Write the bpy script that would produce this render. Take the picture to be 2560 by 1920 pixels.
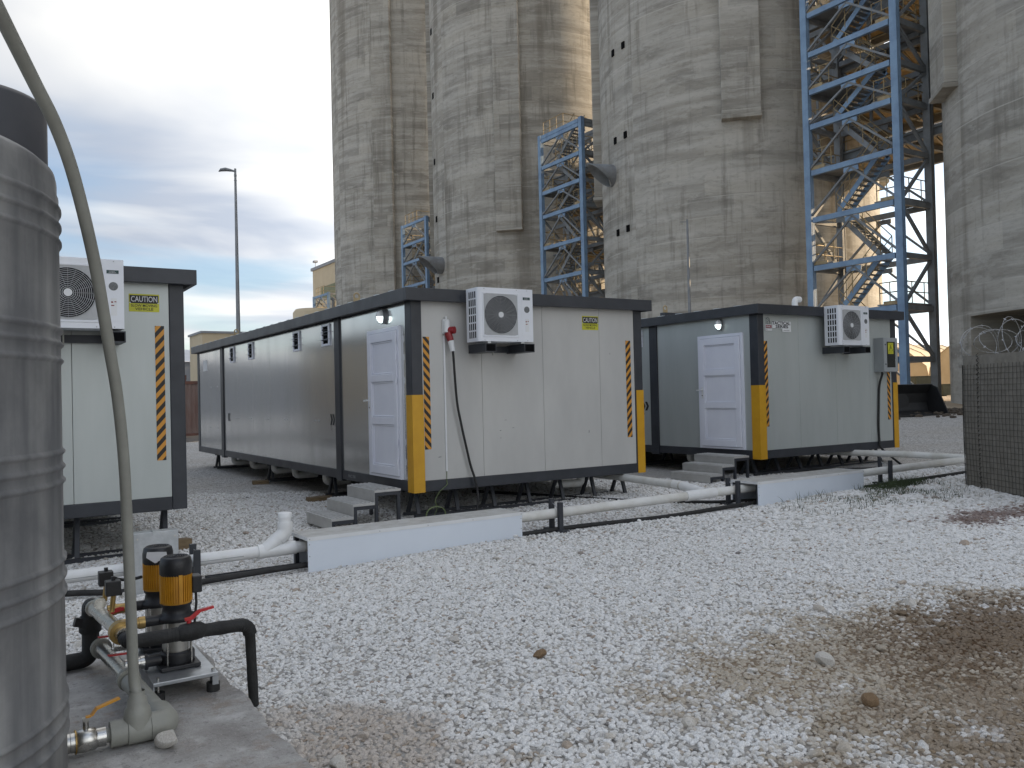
import bpy, bmesh, math, random
import numpy as np
from mathutils import Vector, Matrix
random.seed(7); rng = np.random.default_rng(7)
for o in list(bpy.data.objects): bpy.data.objects.remove(o)
SC = bpy.context.scene
COL = SC.collection
R_ = math.radians

# ------------------------------------------------------------------ camera
FPX = 2094.2                      # focal length in pixels of the 2560 px wide photograph
YAW, PIT, ROL = R_(32.62), R_(.791), R_(-1.371)
CAM = Vector((-4.604, -9.517, 1.589))
_f = Vector((math.sin(YAW)*math.cos(PIT), math.cos(YAW)*math.cos(PIT), math.sin(PIT)))
_r = Vector((math.cos(YAW), -math.sin(YAW), 0)); _u = _r.cross(_f)
_R = _r*math.cos(ROL) + _u*math.sin(ROL); _U = -_r*math.sin(ROL) + _u*math.cos(ROL)
cd = bpy.data.cameras.new('camera'); cam = bpy.data.objects.new('camera', cd); COL.objects.link(cam)
cam.matrix_world = Matrix(((_R.x,_U.x,-_f.x,CAM.x),(_R.y,_U.y,-_f.y,CAM.y),(_R.z,_U.z,-_f.z,CAM.z),(0,0,0,1)))
cd.sensor_fit = 'HORIZONTAL'; cd.sensor_width = 36.0; cd.lens = 36.0*FPX/2560
cd.clip_start = .05; cd.clip_end = 3000
SC.camera = cam
SC.render.engine = 'CYCLES'; SC.cycles.max_bounces = 6; SC.cycles.diffuse_bounces = 3; SC.cycles.glossy_bounces = 3
def ray(x, y): return _f + _R*((x-1280)/FPX) - _U*((y-960)/FPX)
def onz(x, y, z): d = ray(x,y); return CAM + d*((z-CAM.z)/d.z)
def at(x, y, t): return CAM + ray(x,y)*t

# ------------------------------------------------------------------ light
SUN_AZ, SUN_EL = R_(-16), R_(19)          # azimuth from +x, the sun stands behind the silo row
SUN_DIR = Vector((math.cos(SUN_EL)*math.cos(SUN_AZ), math.cos(SUN_EL)*math.sin(SUN_AZ), math.sin(SUN_EL)))
w = bpy.data.worlds.new('World'); SC.world = w; w.use_nodes = True
N = w.node_tree.nodes; K = w.node_tree.links; N.clear()
def wn(t, **k):
    n = N.new(t)
    for a, b in k.items(): setattr(n, a, b)
    return n
sky = wn('ShaderNodeTexSky', sky_type='NISHITA', sun_disc=False)
sky.sun_elevation = SUN_EL; sky.sun_rotation = math.pi/2 - SUN_AZ
sky.air_density = 1.0; sky.dust_density = .7; sky.ozone_density = 2.5
tc = wn('ShaderNodeTexCoord'); sep = wn('ShaderNodeSeparateXYZ'); K.new(tc.outputs['Generated'], sep.inputs[0])
mx = wn('ShaderNodeMath', operation='MAXIMUM'); K.new(sep.outputs[2], mx.inputs[0]); mx.inputs[1].default_value = 0
ad = wn('ShaderNodeMath', operation='ADD'); K.new(mx.outputs[0], ad.inputs[0]); ad.inputs[1].default_value = .10
dx = wn('ShaderNodeMath', operation='DIVIDE'); K.new(sep.outputs[0], dx.inputs[0]); K.new(ad.outputs[0], dx.inputs[1])
dy = wn('ShaderNodeMath', operation='DIVIDE'); K.new(sep.outputs[1], dy.inputs[0]); K.new(ad.outputs[0], dy.inputs[1])
cb = wn('ShaderNodeCombineXYZ'); K.new(dx.outputs[0], cb.inputs[0]); K.new(dy.outputs[0], cb.inputs[1])
def wnoise(scale, detail, rough, dist, off, sx=1, sy=1):
    mp = wn('ShaderNodeMapping'); K.new(cb.outputs[0], mp.inputs[0]); mp.inputs['Location'].default_value = off
    mp.inputs['Rotation'].default_value = (0,0,R_(28)); mp.inputs['Scale'].default_value = (sx,sy,1)
    n = wn('ShaderNodeTexNoise'); K.new(mp.outputs[0], n.inputs['Vector'])
    n.inputs['Scale'].default_value = scale; n.inputs['Detail'].default_value = detail
    n.inputs['Roughness'].default_value = rough; n.inputs['Distortion'].default_value = dist
    return n
n1 = wnoise(.62, 6, .46, .35, (3.1,1.4,0), .8, 1.25)
cov = wn('ShaderNodeMapRange', interpolation_type='SMOOTHSTEP'); K.new(n1.outputs['Fac'], cov.inputs[0])
cov.inputs[1].default_value = .38; cov.inputs[2].default_value = .56; cov.inputs[3].default_value = .30
n2 = wnoise(.95, 5, .45, .4, (4.2,2.1,3), .8, 1.3)
cr = wn('ShaderNodeValToRGB'); K.new(n2.outputs['Fac'], cr.inputs[0])
cr.color_ramp.elements[0].position = .37; cr.color_ramp.elements[0].color = (.50,.565,.69,1)
cr.color_ramp.elements[1].position = .60; cr.color_ramp.elements[1].color = (1.0,1.01,1.02,1)
CLOUD = 3.5
cm = wn('ShaderNodeMixRGB', blend_type='MULTIPLY'); cm.inputs[0].default_value = 1
K.new(cr.outputs[0], cm.inputs[1]); cm.inputs[2].default_value = (CLOUD,)*3+(1,)
# cloud brightens steadily towards the side of the sky where the sun stands
dt = wn('ShaderNodeVectorMath', operation='DOT_PRODUCT'); K.new(tc.outputs['Generated'], dt.inputs[0]); dt.inputs[1].default_value = SUN_DIR
m1 = wn('ShaderNodeMath', operation='MULTIPLY_ADD'); K.new(dt.outputs['Value'], m1.inputs[0]); m1.inputs[1].default_value = .5; m1.inputs[2].default_value = .5
m2 = wn('ShaderNodeMath', operation='POWER'); K.new(m1.outputs[0], m2.inputs[0]); m2.inputs[1].default_value = 3.
gl = wn('ShaderNodeMixRGB'); K.new(m2.outputs[0], gl.inputs[0]); gl.inputs[1].default_value = (1,1,1,1); gl.inputs[2].default_value = (5.7,5.5,5.1,1)
cg = wn('ShaderNodeMixRGB', blend_type='MULTIPLY'); cg.inputs[0].default_value = 1; K.new(cm.outputs[0], cg.inputs[1]); K.new(gl.outputs[0], cg.inputs[2])
mixc = wn('ShaderNodeMixRGB'); K.new(cov.outputs[0], mixc.inputs[0]); K.new(sky.outputs[0], mixc.inputs[1]); K.new(cg.outputs[0], mixc.inputs[2])
bg = wn('ShaderNodeBackground'); bg.inputs[1].default_value = .10; K.new(mixc.outputs[0], bg.inputs[0])
wo = wn('ShaderNodeOutputWorld'); K.new(bg.outputs[0], wo.inputs[0])
sl = bpy.data.lights.new('sun', 'SUN'); sl.energy = 3.4; sl.angle = R_(.6); sl.color = (1.0,.74,.45)
so = bpy.data.objects.new('sun', sl); COL.objects.link(so); so.location = (60,-20,60)
so.rotation_euler = SUN_DIR.to_track_quat('Z','Y').to_euler()
SC.view_settings.view_transform = 'Standard'; SC.view_settings.look = 'None'
SC.view_settings.gamma = 1; SC.view_settings.exposure = 1.04; SC.view_settings.use_curve_mapping = False

# ------------------------------------------------------------------ materials
MATS = {}
def newmat(name):
    m = bpy.data.materials.new(name); m.use_nodes = True
    nt = m.node_tree; b = nt.nodes['Principled BSDF']
    return m, nt, b
def nd(nt, t, ins=None, **k):
    n = nt.nodes.new(t)
    for a, v in k.items(): setattr(n, a, v)
    for a, v in (ins or {}).items():
        if hasattr(v, 'links') or isinstance(v, bpy.types.NodeSocket): nt.links.new(v, n.inputs[a])
        else: n.inputs[a].default_value = v
    return n
def c4(c): return (c[0],c[1],c[2],1)
def pm(name, c, c2=None, scale=6., rough=.6, metal=0., bump=0., bscale=None, stretch=(1,1,1), lo=.35, hi=.65, detail=5, rvar=.08, spec=.5, coat=0):
    """procedural material: two tones mixed by noise, fine relief, uneven roughness"""
    if name in MATS: return MATS[name]
    m, nt, b = newmat(name); c2 = c2 or tuple(x*.78 for x in c)
    t = nd(nt,'ShaderNodeTexCoord'); mp = nd(nt,'ShaderNodeMapping',{0:t.outputs['Object'],'Scale':stretch})
    n = nd(nt,'ShaderNodeTexNoise',{'Vector':mp.outputs[0],'Scale':scale,'Detail':detail,'Roughness':.6})
    r = nd(nt,'ShaderNodeMapRange',{0:n.outputs['Fac'],1:lo,2:hi})
    x = nd(nt,'ShaderNodeMixRGB',{0:r.outputs[0],1:c4(c2),2:c4(c)})
    nt.links.new(x.outputs[0], b.inputs['Base Color'])
    rr = nd(nt,'ShaderNodeMapRange',{0:n.outputs['Fac'],3:min(1,rough+rvar),4:max(.02,rough-rvar)})
    nt.links.new(rr.outputs[0], b.inputs['Roughness']); b.inputs['Metallic'].default_value = metal
    b.inputs['Specular IOR Level'].default_value = spec
    if coat: b.inputs['Coat Weight'].default_value = coat
    if bump:
        n2 = nd(nt,'ShaderNodeTexNoise',{'Vector':mp.outputs[0],'Scale':bscale or scale*8,'Detail':4})
        bp = nd(nt,'ShaderNodeBump',{'Height':n2.outputs['Fac'],'Strength':min(1,bump),'Distance':.01})
        nt.links.new(bp.outputs[0], b.inputs['Normal'])
    MATS[name] = m; return m

frame_grey = pm('frame_grey',(.042,.046,.055),(.030,.033,.040),3,.42,0,.05,120,spec=.4)
fascia_grey = frame_grey
panel_white = pm('panel_white',(.52,.515,.495),(.46,.455,.44),1.6,.5,0,.04,200,stretch=(1,1,.35),spec=.35)
panel_metal = pm('panel_metal',(.70,.71,.71),(.62,.63,.63),2.2,.17,.88,.06,4,stretch=(1,1,.15),rvar=.05)
panel_cool = pm('panel_cool',(.47,.50,.49),(.42,.45,.44),2.0,.36,.25,.05,8,stretch=(1,1,.2))
gap_black = pm('gap_black',(.02,.02,.022),None,4,.8)
yellow = pm('guard_yellow',(.62,.33,.012),(.55,.28,.010),4,.45,0,.03,60)
door_white = pm('door_white',(.80,.82,.90),(.75,.77,.86),2,.22,0,0)
ac_white = pm('ac_white',(.74,.76,.80),(.69,.71,.76),2,.35,0,0)
ac_grey = pm('ac_grille_grey',(.42,.43,.44),(.36,.37,.38),8,.45,0)
black_plastic = pm('black_plastic',(.018,.018,.020),(.010,.010,.012),9,.45,0,.1,90)
black_rubber = pm('black_rubber',(.022,.022,.022),(.012,.012,.012),14,.7,0,.4,60)
dark_hole = pm('dark_hole',(.006,.006,.007),(.003,.003,.003),5,.9,spec=.1)
pvc = pm('pvc_white',(.78,.79,.80),(.70,.70,.69),5,.35,0,.02,40)
pvc_dirty = pm('pvc_dirty',(.70,.70,.68),(.52,.50,.45),2.5,.45,0,.05,40,stretch=(1,1,1),lo=.3,hi=.6)
ppr_grey = pm('ppr_grey',(.30,.30,.265),(.25,.25,.22),7,.5,0,.08,80)
steel = pm('bright_steel',(.62,.61,.58),(.50,.49,.46),12,.28,1.0,.05,80)
galv = pm('galvanised',(.50,.52,.54),(.40,.42,.44),14,.38,.85,.05,90)
brass = pm('brass',(.46,.32,.12),(.32,.21,.08),12,.38,.8)
red_paint = pm('red_handle',(.50,.025,.03),(.40,.02,.02),10,.4)
orange_paint = pm('orange_handle',(.62,.30,.03),(.5,.22,.02),10,.45)
pump_yellow = pm('pump_yellow',(.60,.29,.018),(.48,.22,.012),9,.42)
stainless = pm('stainless',(.56,.55,.52),(.48,.47,.44),6,.3,.9,.03,60,stretch=(1,1,.2))
wood_raw = pm('raw_timber',(.25,.18,.10),(.13,.09,.05),5,.8,0,.3,40,stretch=(1,8,8))
tread_alu = pm('tread_plate',(.62,.62,.61),(.5,.49,.47),9,.42,.3,.25,60)
blue_steel = pm('blue_steel',(.22,.335,.48),(.155,.235,.36),1.3,.55,0,.1,30,lo=.3,hi=.6)
grey_steel = pm('grey_steel',(.23,.25,.265),(.16,.165,.17),1.5,.6,0,.1,30)
rail_tan = pm('rail_tan',(.40,.31,.17),(.28,.21,.12),3,.6)
lamp_grey = pm('lamp_grey',(.25,.26,.275),(.20,.21,.22),3,.5,.3)
tank_grey = None
glass = pm('lamp_glass',(.8,.82,.82),(.75,.77,.78),3,.15)
hesco_fab = pm('geotextile',(.25,.232,.20),(.20,.185,.158),9,.9,0,.35,160,spec=.1)
hesco_wire = pm('mesh_wire',(.085,.078,.066),(.06,.055,.048),20,.6,.4)
razor = pm('razor_wire',(.45,.46,.47),(.30,.30,.31),30,.4,.8)
cream_wall = pm('cream_wall',(.62,.52,.36),(.57,.47,.32),.6,.8)
shed_white = pm('shed_white',(.62,.63,.66),(.56,.57,.60),.4,.6)
shed_grey = pm('shed_grey',(.30,.31,.33),(.26,.27,.29),.4,.6)
rust_red = pm('rust_red',(.17,.075,.055),(.105,.06,.05),1.6,.75,0,.2,9,stretch=(1,1,.25))
rust_grey = pm('container_faded',(.27,.22,.20),(.20,.125,.105),1.3,.75,0,.2,9,stretch=(1,1,.3))
tent_cream = pm('tent_fabric',(.60,.50,.36),(.52,.43,.30),.7,.85,0,.2,3)
olive = pm('olive_paint',(.055,.06,.04),(.04,.045,.03),4,.7)
bucket_black = pm('bucket_black',(.020,.020,.021),(.012,.012,.012),2,.55,0,.1,20)
sign_yellow = pm('sign_yellow',(.56,.55,.035),(.5,.49,.03),6,.5)
sign_black = pm('sign_black',(.006,.006,.006),(.004,.004,.004),6,.5)
sign_white = pm('sign_white',(.72,.73,.74),(.66,.67,.68),4,.45)
sign_red = pm('sign_red',(.22,.012,.02),(.18,.01,.015),4,.45)
text_black = pm('print_black',(.01,.011,.014),(.008,.008,.01),4,.55)
text_white = pm('print_white',(.70,.70,.72),(.62,.62,.64),4,.55)
text_dull = pm('print_dull',(.30,.31,.33),(.26,.27,.28),4,.6)
logo_green = pm('logo_green',(.01,.05,.045),(.008,.04,.04),4,.4)
label_grey = pm('label_grey',(.16,.17,.175),(.10,.105,.11),60,.5)
red_plug = pm('red_plug',(.26,.012,.018),(.2,.01,.012),9,.35)
earth_wire = pm('earth_wire',(.17,.22,.09),(.10,.14,.05),30,.5)
box_grey = pm('enclosure_grey',(.33,.35,.36),(.29,.31,.32),4,.45)
roof_sheet = pm('roof_sheet',(.62,.65,.66),(.5,.53,.54),2,.4,.3)
bone = pm('bare_stone',(.76,.73,.68),(.58,.54,.48),9,.9,0,.8,25)
brown_stone = pm('brown_stone',(.33,.22,.12),(.22,.14,.08),14,.9,0,.8,40)

def stripe_mat(name, sgn):
    m, nt, b = newmat(name)
    t = nd(nt,'ShaderNodeTexCoord'); s = nd(nt,'ShaderNodeSeparateXYZ',{0:t.outputs['Object']})
    a = nd(nt,'ShaderNodeMath',{0:s.outputs[0],1:1.15*sgn},operation='MULTIPLY')
    c = nd(nt,'ShaderNodeMath',{0:s.outputs[2],1:a.outputs[0]},operation='ADD')
    d = nd(nt,'ShaderNodeMath',{0:c.outputs[0],1:1/.118},operation='MULTIPLY')
    e = nd(nt,'ShaderNodeMath',{0:d.outputs[0]},operation='FRACT')
    g = nd(nt,'ShaderNodeMath',{0:e.outputs[0],1:.5},operation='GREATER_THAN')
    x = nd(nt,'ShaderNodeMixRGB',{0:g.outputs[0],1:(.012,.010,.009,1),2:(.60,.27,.03,1)})
    nt.links.new(x.outputs[0], b.inputs['Base Color']); b.inputs['Roughness'].default_value = .5
    return m
stripe_a, stripe_b = stripe_mat('hazard_stripe_left',1), stripe_mat('hazard_stripe_right',-1)

def tread_mat():
    """diamond chequer plate"""
    m, nt, b = newmat('chequer_plate')
    t = nd(nt,'ShaderNodeTexCoord'); mp = nd(nt,'ShaderNodeMapping',{0:t.outputs['Object'],'Scale':(38,38,38),'Rotation':(0,0,.78)})
    ck = nd(nt,'ShaderNodeTexChecker',{0:mp.outputs[0],'Scale':1.0})
    n = nd(nt,'ShaderNodeTexNoise',{0:t.outputs['Object'],'Scale':7.,'Detail':5.})
    x = nd(nt,'ShaderNodeMixRGB',{0:n.outputs['Fac'],1:(.40,.395,.38,1),2:(.60,.60,.59,1)})
    nt.links.new(x.outputs[0], b.inputs['Base Color']); b.inputs['Metallic'].default_value = .35; b.inputs['Roughness'].default_value = .42
    bp = nd(nt,'ShaderNodeBump',{'Height':ck.outputs['Fac'],'Strength':.55,'Distance':.004}); nt.links.new(bp.outputs[0], b.inputs['Normal'])
    return m
chequer = tread_mat()
def slab_mat():
    m, nt, b = newmat('slab_concrete'); P = nd(nt,'ShaderNodeTexCoord').outputs['Object']
    def nz(sc, d=6, r=.6): return nd(nt,'ShaderNodeTexNoise',{0:P,'Scale':sc,'Detail':d*1.,'Roughness':r}).outputs['Fac']
    def rg(x, a, c): return nd(nt,'ShaderNodeMapRange',{0:x,1:a,2:c}).outputs[0]
    def mix(f, a, c): return nd(nt,'ShaderNodeMixRGB',{0:f,1:a,2:c}).outputs[0]
    def mul(a, c): return nd(nt,'ShaderNodeMath',{0:a,1:c},operation='MULTIPLY').outputs[0]
    c = mix(rg(nz(2.1,8,.7),.36,.64), (.25,.235,.22,1), (.44,.43,.415,1))
    c = mix(mul(rg(nz(5.5,6,.65),.55,.68),.6), c, (.56,.55,.54,1)); c = mix(mul(rg(nz(3.7,7,.7),.54,.66),.6), c, (.26,.20,.15,1))
    c = mix(mul(rg(nz(26,5,.7),.56,.66),.55), c, (.14,.13,.12,1)); c = mix(mul(rg(nz(90,3,.6),.6,.7),.5), c, (.55,.53,.5,1))
    nt.links.new(c, b.inputs['Base Color']); b.inputs['Roughness'].default_value = .85
    h = nd(nt,'ShaderNodeMath',{0:nz(18,6,.65),1:nz(80,3,.6)},operation='ADD').outputs[0]
    bp = nd(nt,'ShaderNodeBump',{'Height':h,'Strength':.6,'Distance':.012}); nt.links.new(bp.outputs[0], b.inputs['Normal']); return m
slab_conc = slab_mat()

def tank_mat():
    m, nt, b = newmat('tank_plastic')
    t = nd(nt,'ShaderNodeTexCoord')
    n = nd(nt,'ShaderNodeTexNoise',{0:t.outputs['Object'],'Scale':2.2,'Detail':8.,'Roughness':.65})
    mp = nd(nt,'ShaderNodeMapping',{0:t.outputs['Object'],'Scale':(7,7,.6)})
    n2 = nd(nt,'ShaderNodeTexNoise',{0:mp.outputs[0],'Scale':1.6,'Detail':4.})
    a = nd(nt,'ShaderNodeMath',{0:n.outputs['Fac'],1:n2.outputs['Fac']},operation='MULTIPLY')
    r = nd(nt,'ShaderNodeMapRange',{0:a.outputs[0],1:.16,2:.42})
    x = nd(nt,'ShaderNodeMixRGB',{0:r.outputs[0],1:(.125,.128,.135,1),2:(.29,.29,.285,1)})
    nt.links.new(x.outputs[0], b.inputs['Base Color']); b.inputs['Roughness'].default_value = .55
    n3 = nd(nt,'ShaderNodeTexNoise',{0:t.outputs['Object'],'Scale':5.,'Detail':3.})
    bp = nd(nt,'ShaderNodeBump',{'Height':n3.outputs['Fac'],'Strength':.25,'Distance':.02}); nt.links.new(bp.outputs[0], b.inputs['Normal'])
    return m
tank_grey = tank_mat()

def silo_mat():
    """board marked, lift cast concrete: lifts, boards, drips, patches"""
    m, nt, b = newmat('silo_concrete')
    t = nd(nt,'ShaderNodeTexCoord'); s = nd(nt,'ShaderNodeSeparateXYZ',{0:t.outputs['Object']})
    oi = nd(nt,'ShaderNodeObjectInfo')
    an = nd(nt,'ShaderNodeMath',{0:s.outputs[1],1:s.outputs[0]},operation='ARCTAN2')
    ar = nd(nt,'ShaderNodeMath',{0:an.outputs[0],1:9.0},operation='MULTIPLY')
    rnd = nd(nt,'ShaderNodeMath',{0:oi.outputs['Random'],1:60.},operation='MULTIPLY')
    v = nd(nt,'ShaderNodeCombineXYZ',{0:ar.outputs[0],1:s.outputs[2],2:rnd.outputs[0]})
    def nz(sx, sy, sc, det=4, ro=.55, di=0):
        mp = nd(nt,'ShaderNodeMapping',{0:v.outputs[0],'Scale':(sx,sy,1)})
        return nd(nt,'ShaderNodeTexNoise',{0:mp.outputs[0],'Scale':sc,'Detail':det,'Roughness':ro,'Distortion':di}).outputs['Fac']
    def rg(x, a, c): return nd(nt,'ShaderNodeMapRange',{0:x,1:a,2:c}).outputs[0]
    def mix(f, a, c, bt='MIX'):
        return nd(nt,'ShaderNodeMixRGB',{0:f,1:a,2:c},blend_type=bt).outputs[0]
    def mul(a, c): return nd(nt,'ShaderNodeMath',{0:a,1:c},operation='MULTIPLY').outputs[0]
    big = nz(1,1,.12,5)
    col = mix(rg(big,.35,.65), (.325,.308,.272,1), (.43,.412,.37,1))
    bk = nd(nt,'ShaderNodeTexBrick',{0:v.outputs[0],'Color1':(.80,.80,.80,1),'Color2':(1.14,1.13,1.11,1),'Mortar':(.84,.84,.84,1),'Scale':1.,'Mortar Size':.012,'Brick Width':2.6,'Row Height':1.18}); bk.offset = .37
    col = mix(1., col, bk.outputs['Color'], 'MULTIPLY')
    band = nz(.13,1.6,.9,6,.62)                                 # casting lifts
    col = mix(mul(rg(band,.44,.62),.7), col, (.52,.502,.46,1))
    dark = nz(.30,1.1,.9,7,.68,.4)
    col = mix(mul(rg(dark,.53,.69),.55), col, (.165,.155,.135,1))
    drip = nz(1.5,.12,1.1,6,.62)
    col = mix(mul(rg(drip,.54,.66),.55), col, (.17,.158,.136,1))
    bigdrip = nz(.55,.03,.7,5,.55)
    col = mix(mul(rg(bigdrip,.54,.62),.55), col, (.175,.158,.13,1))
    patch = nz(.55,1.5,1.3,4,.6)
    col = mix(mul(rg(patch,.58,.64),.35), col, (.54,.522,.48,1))
    fine = nz(1.5,3.4,1.7,5,.7)
    col = mix(mul(rg(fine,.52,.70),.42), col, (.21,.197,.17,1))
    # pale lines at the lift joints
    zz = nd(nt,'ShaderNodeMath',{0:s.outputs[2],1:mul(nz(.25,.25,1.,2),.16)},operation='ADD').outputs[0]
    fr = nd(nt,'ShaderNodeMath',{0:mul(zz,1/1.18)},operation='FRACT').outputs[0]
    ln = nd(nt,'ShaderNodeMath',{0:fr,1:.045},operation='LESS_THAN').outputs[0]
    col = mix(mul(ln, mul(rg(nz(.3,1.,.8,3),.44,.62),.5)), col, (.58,.56,.51,1))
    nt.links.new(col, b.inputs['Base Color']); b.inputs['Roughness'].default_value = .9; b.inputs['Specular IOR Level'].default_value = .2
    h = nd(nt,'ShaderNodeMath',{0:rg(band,.3,.7),1:fine},operation='ADD').outputs[0]
    bp = nd(nt,'ShaderNodeBump',{'Height':h,'Strength':.35,'Distance':.04}); nt.links.new(bp.outputs[0], b.inputs['Normal'])
    return m
silo_conc = silo_mat()

def brown_mask(nt, pos):
    """stained patches of the yard in world metres: wet clay by the photographer, red soil by the barrier"""
    n = nd(nt,'ShaderNodeTexNoise',{0:pos,'Scale':1.7,'Detail':7.,'Roughness':.65})
    n0 = nd(nt,'ShaderNodeMath',{0:n.outputs['Fac'],1:.5},operation='SUBTRACT').outputs[0]
    def blob(cx, cy, rx, ry, amp, rnd=None, ra=0):
        mp = nd(nt,'ShaderNodeMapping',{0:pos,'Location':(-cx/rx,-cy/ry,0),'Scale':(1/rx,1/ry,0)})
        l = nd(nt,'ShaderNodeVectorMath',{0:mp.outputs[0]},operation='LENGTH').outputs['Value']
        k = nd(nt,'ShaderNodeMath',{0:n0,1:amp},operation='MULTIPLY').outputs[0]
        a = nd(nt,'ShaderNodeMath',{0:l,1:k},operation='SUBTRACT').outputs[0]
        if rnd is not None: a = nd(nt,'ShaderNodeMath',{0:rnd,1:ra,2:a},operation='MULTIPLY_ADD').outputs[0]; a = nd(nt,'ShaderNodeMath',{0:a,1:ra*.5},operation='SUBTRACT').outputs[0]
        return nd(nt,'ShaderNodeMapRange',{0:a,1:1.15,2:.55},interpolation_type='SMOOTHSTEP').outputs[0]
    return blob
def stone_mat():
    m, nt, b = newmat('gravel_stone')
    g = nd(nt,'ShaderNodeNewGeometry'); oi = nd(nt,'ShaderNodeObjectInfo')
    cr = nd(nt,'ShaderNodeValToRGB',{0:oi.outputs['Random']}); e = cr.color_ramp.elements
    cols = [(0,(.83,.825,.815)),(.45,(.78,.77,.755)),(.76,(.69,.68,.66)),(.88,(.62,.60,.565)),(.95,(.52,.49,.445)),(.985,(.45,.37,.30)),(.997,(.25,.24,.23))]
    e[0].position, e[0].color = cols[0][0], c4(cols[0][1]); e[1].position, e[1].color = cols[-1][0], c4(cols[-1][1])
    for p, c in cols[1:-1]: x = e.new(p); x.color = c4(c)
    blob = brown_mask(nt, g.outputs['Position'])
    rr = nd(nt,'ShaderNodeMath',{0:oi.outputs['Random'],1:37.7},operation='MULTIPLY').outputs[0]; rr = nd(nt,'ShaderNodeMath',{0:rr},operation='FRACT').outputs[0]
    soft = blob(.05,-7.0,2.0,1.45,2.8,rr,.55); core = blob(.75,-6.75,1.0,.75,2.0,rr,.6); core2 = blob(-.35,-7.55,1.1,.7,2.4,rr,.6); red = blob(5.3,-4.45,1.2,.42,2.4,rr,.7); dirt2 = blob(-3.15,-5.8,.55,.7,2.4)
    c1 = nd(nt,'ShaderNodeMixRGB',{0:soft,1:cr.outputs[0],2:(.62,.50,.33,1)},blend_type='MIX')
    k = nd(nt,'ShaderNodeMath',{0:soft,1:.72},operation='MULTIPLY'); nt.links.new(k.outputs[0], c1.inputs[0])
    c1.inputs[2].default_value = (.36,.285,.185,1)
    k2 = nd(nt,'ShaderNodeMath',{0:core,1:.72},operation='MULTIPLY')
    k5 = nd(nt,'ShaderNodeMath',{0:core2,1:.5},operation='MULTIPLY'); c0 = nd(nt,'ShaderNodeMixRGB',{0:k5.outputs[0],1:c1.outputs[0],2:(.17,.108,.058,1)})
    c2 = nd(nt,'ShaderNodeMixRGB',{0:k2.outputs[0],1:c0.outputs[0],2:(.135,.083,.045,1)})
    k3 = nd(nt,'ShaderNodeMath',{0:red,1:.8},operation='MULTIPLY')
    c3 = nd(nt,'ShaderNodeMixRGB',{0:k3.outputs[0],1:c2.outputs[0],2:(.13,.065,.045,1)})
    k4 = nd(nt,'ShaderNodeMath',{0:dirt2,1:.55},operation='MULTIPLY')
    c5 = nd(nt,'ShaderNodeMixRGB',{0:k4.outputs[0],1:c3.outputs[0],2:(.36,.27,.19,1)})
    n = nd(nt,'ShaderNodeTexNoise',{0:g.outputs['Position'],'Scale':140.,'Detail':3.})
    r = nd(nt,'ShaderNodeMapRange',{0:n.outputs['Fac'],1:.3,2:.7,3:.72,4:1.08})
    f = nd(nt,'ShaderNodeMixRGB',{0:1.,1:c5.outputs[0],2:r.outputs[0]},blend_type='MULTIPLY')
    nt.links.new(f.outputs[0], b.inputs['Base Color']); b.inputs['Roughness'].default_value = .9; b.inputs['Specular IOR Level'].default_value = .25
    return m
stone_m = stone_mat()
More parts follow.
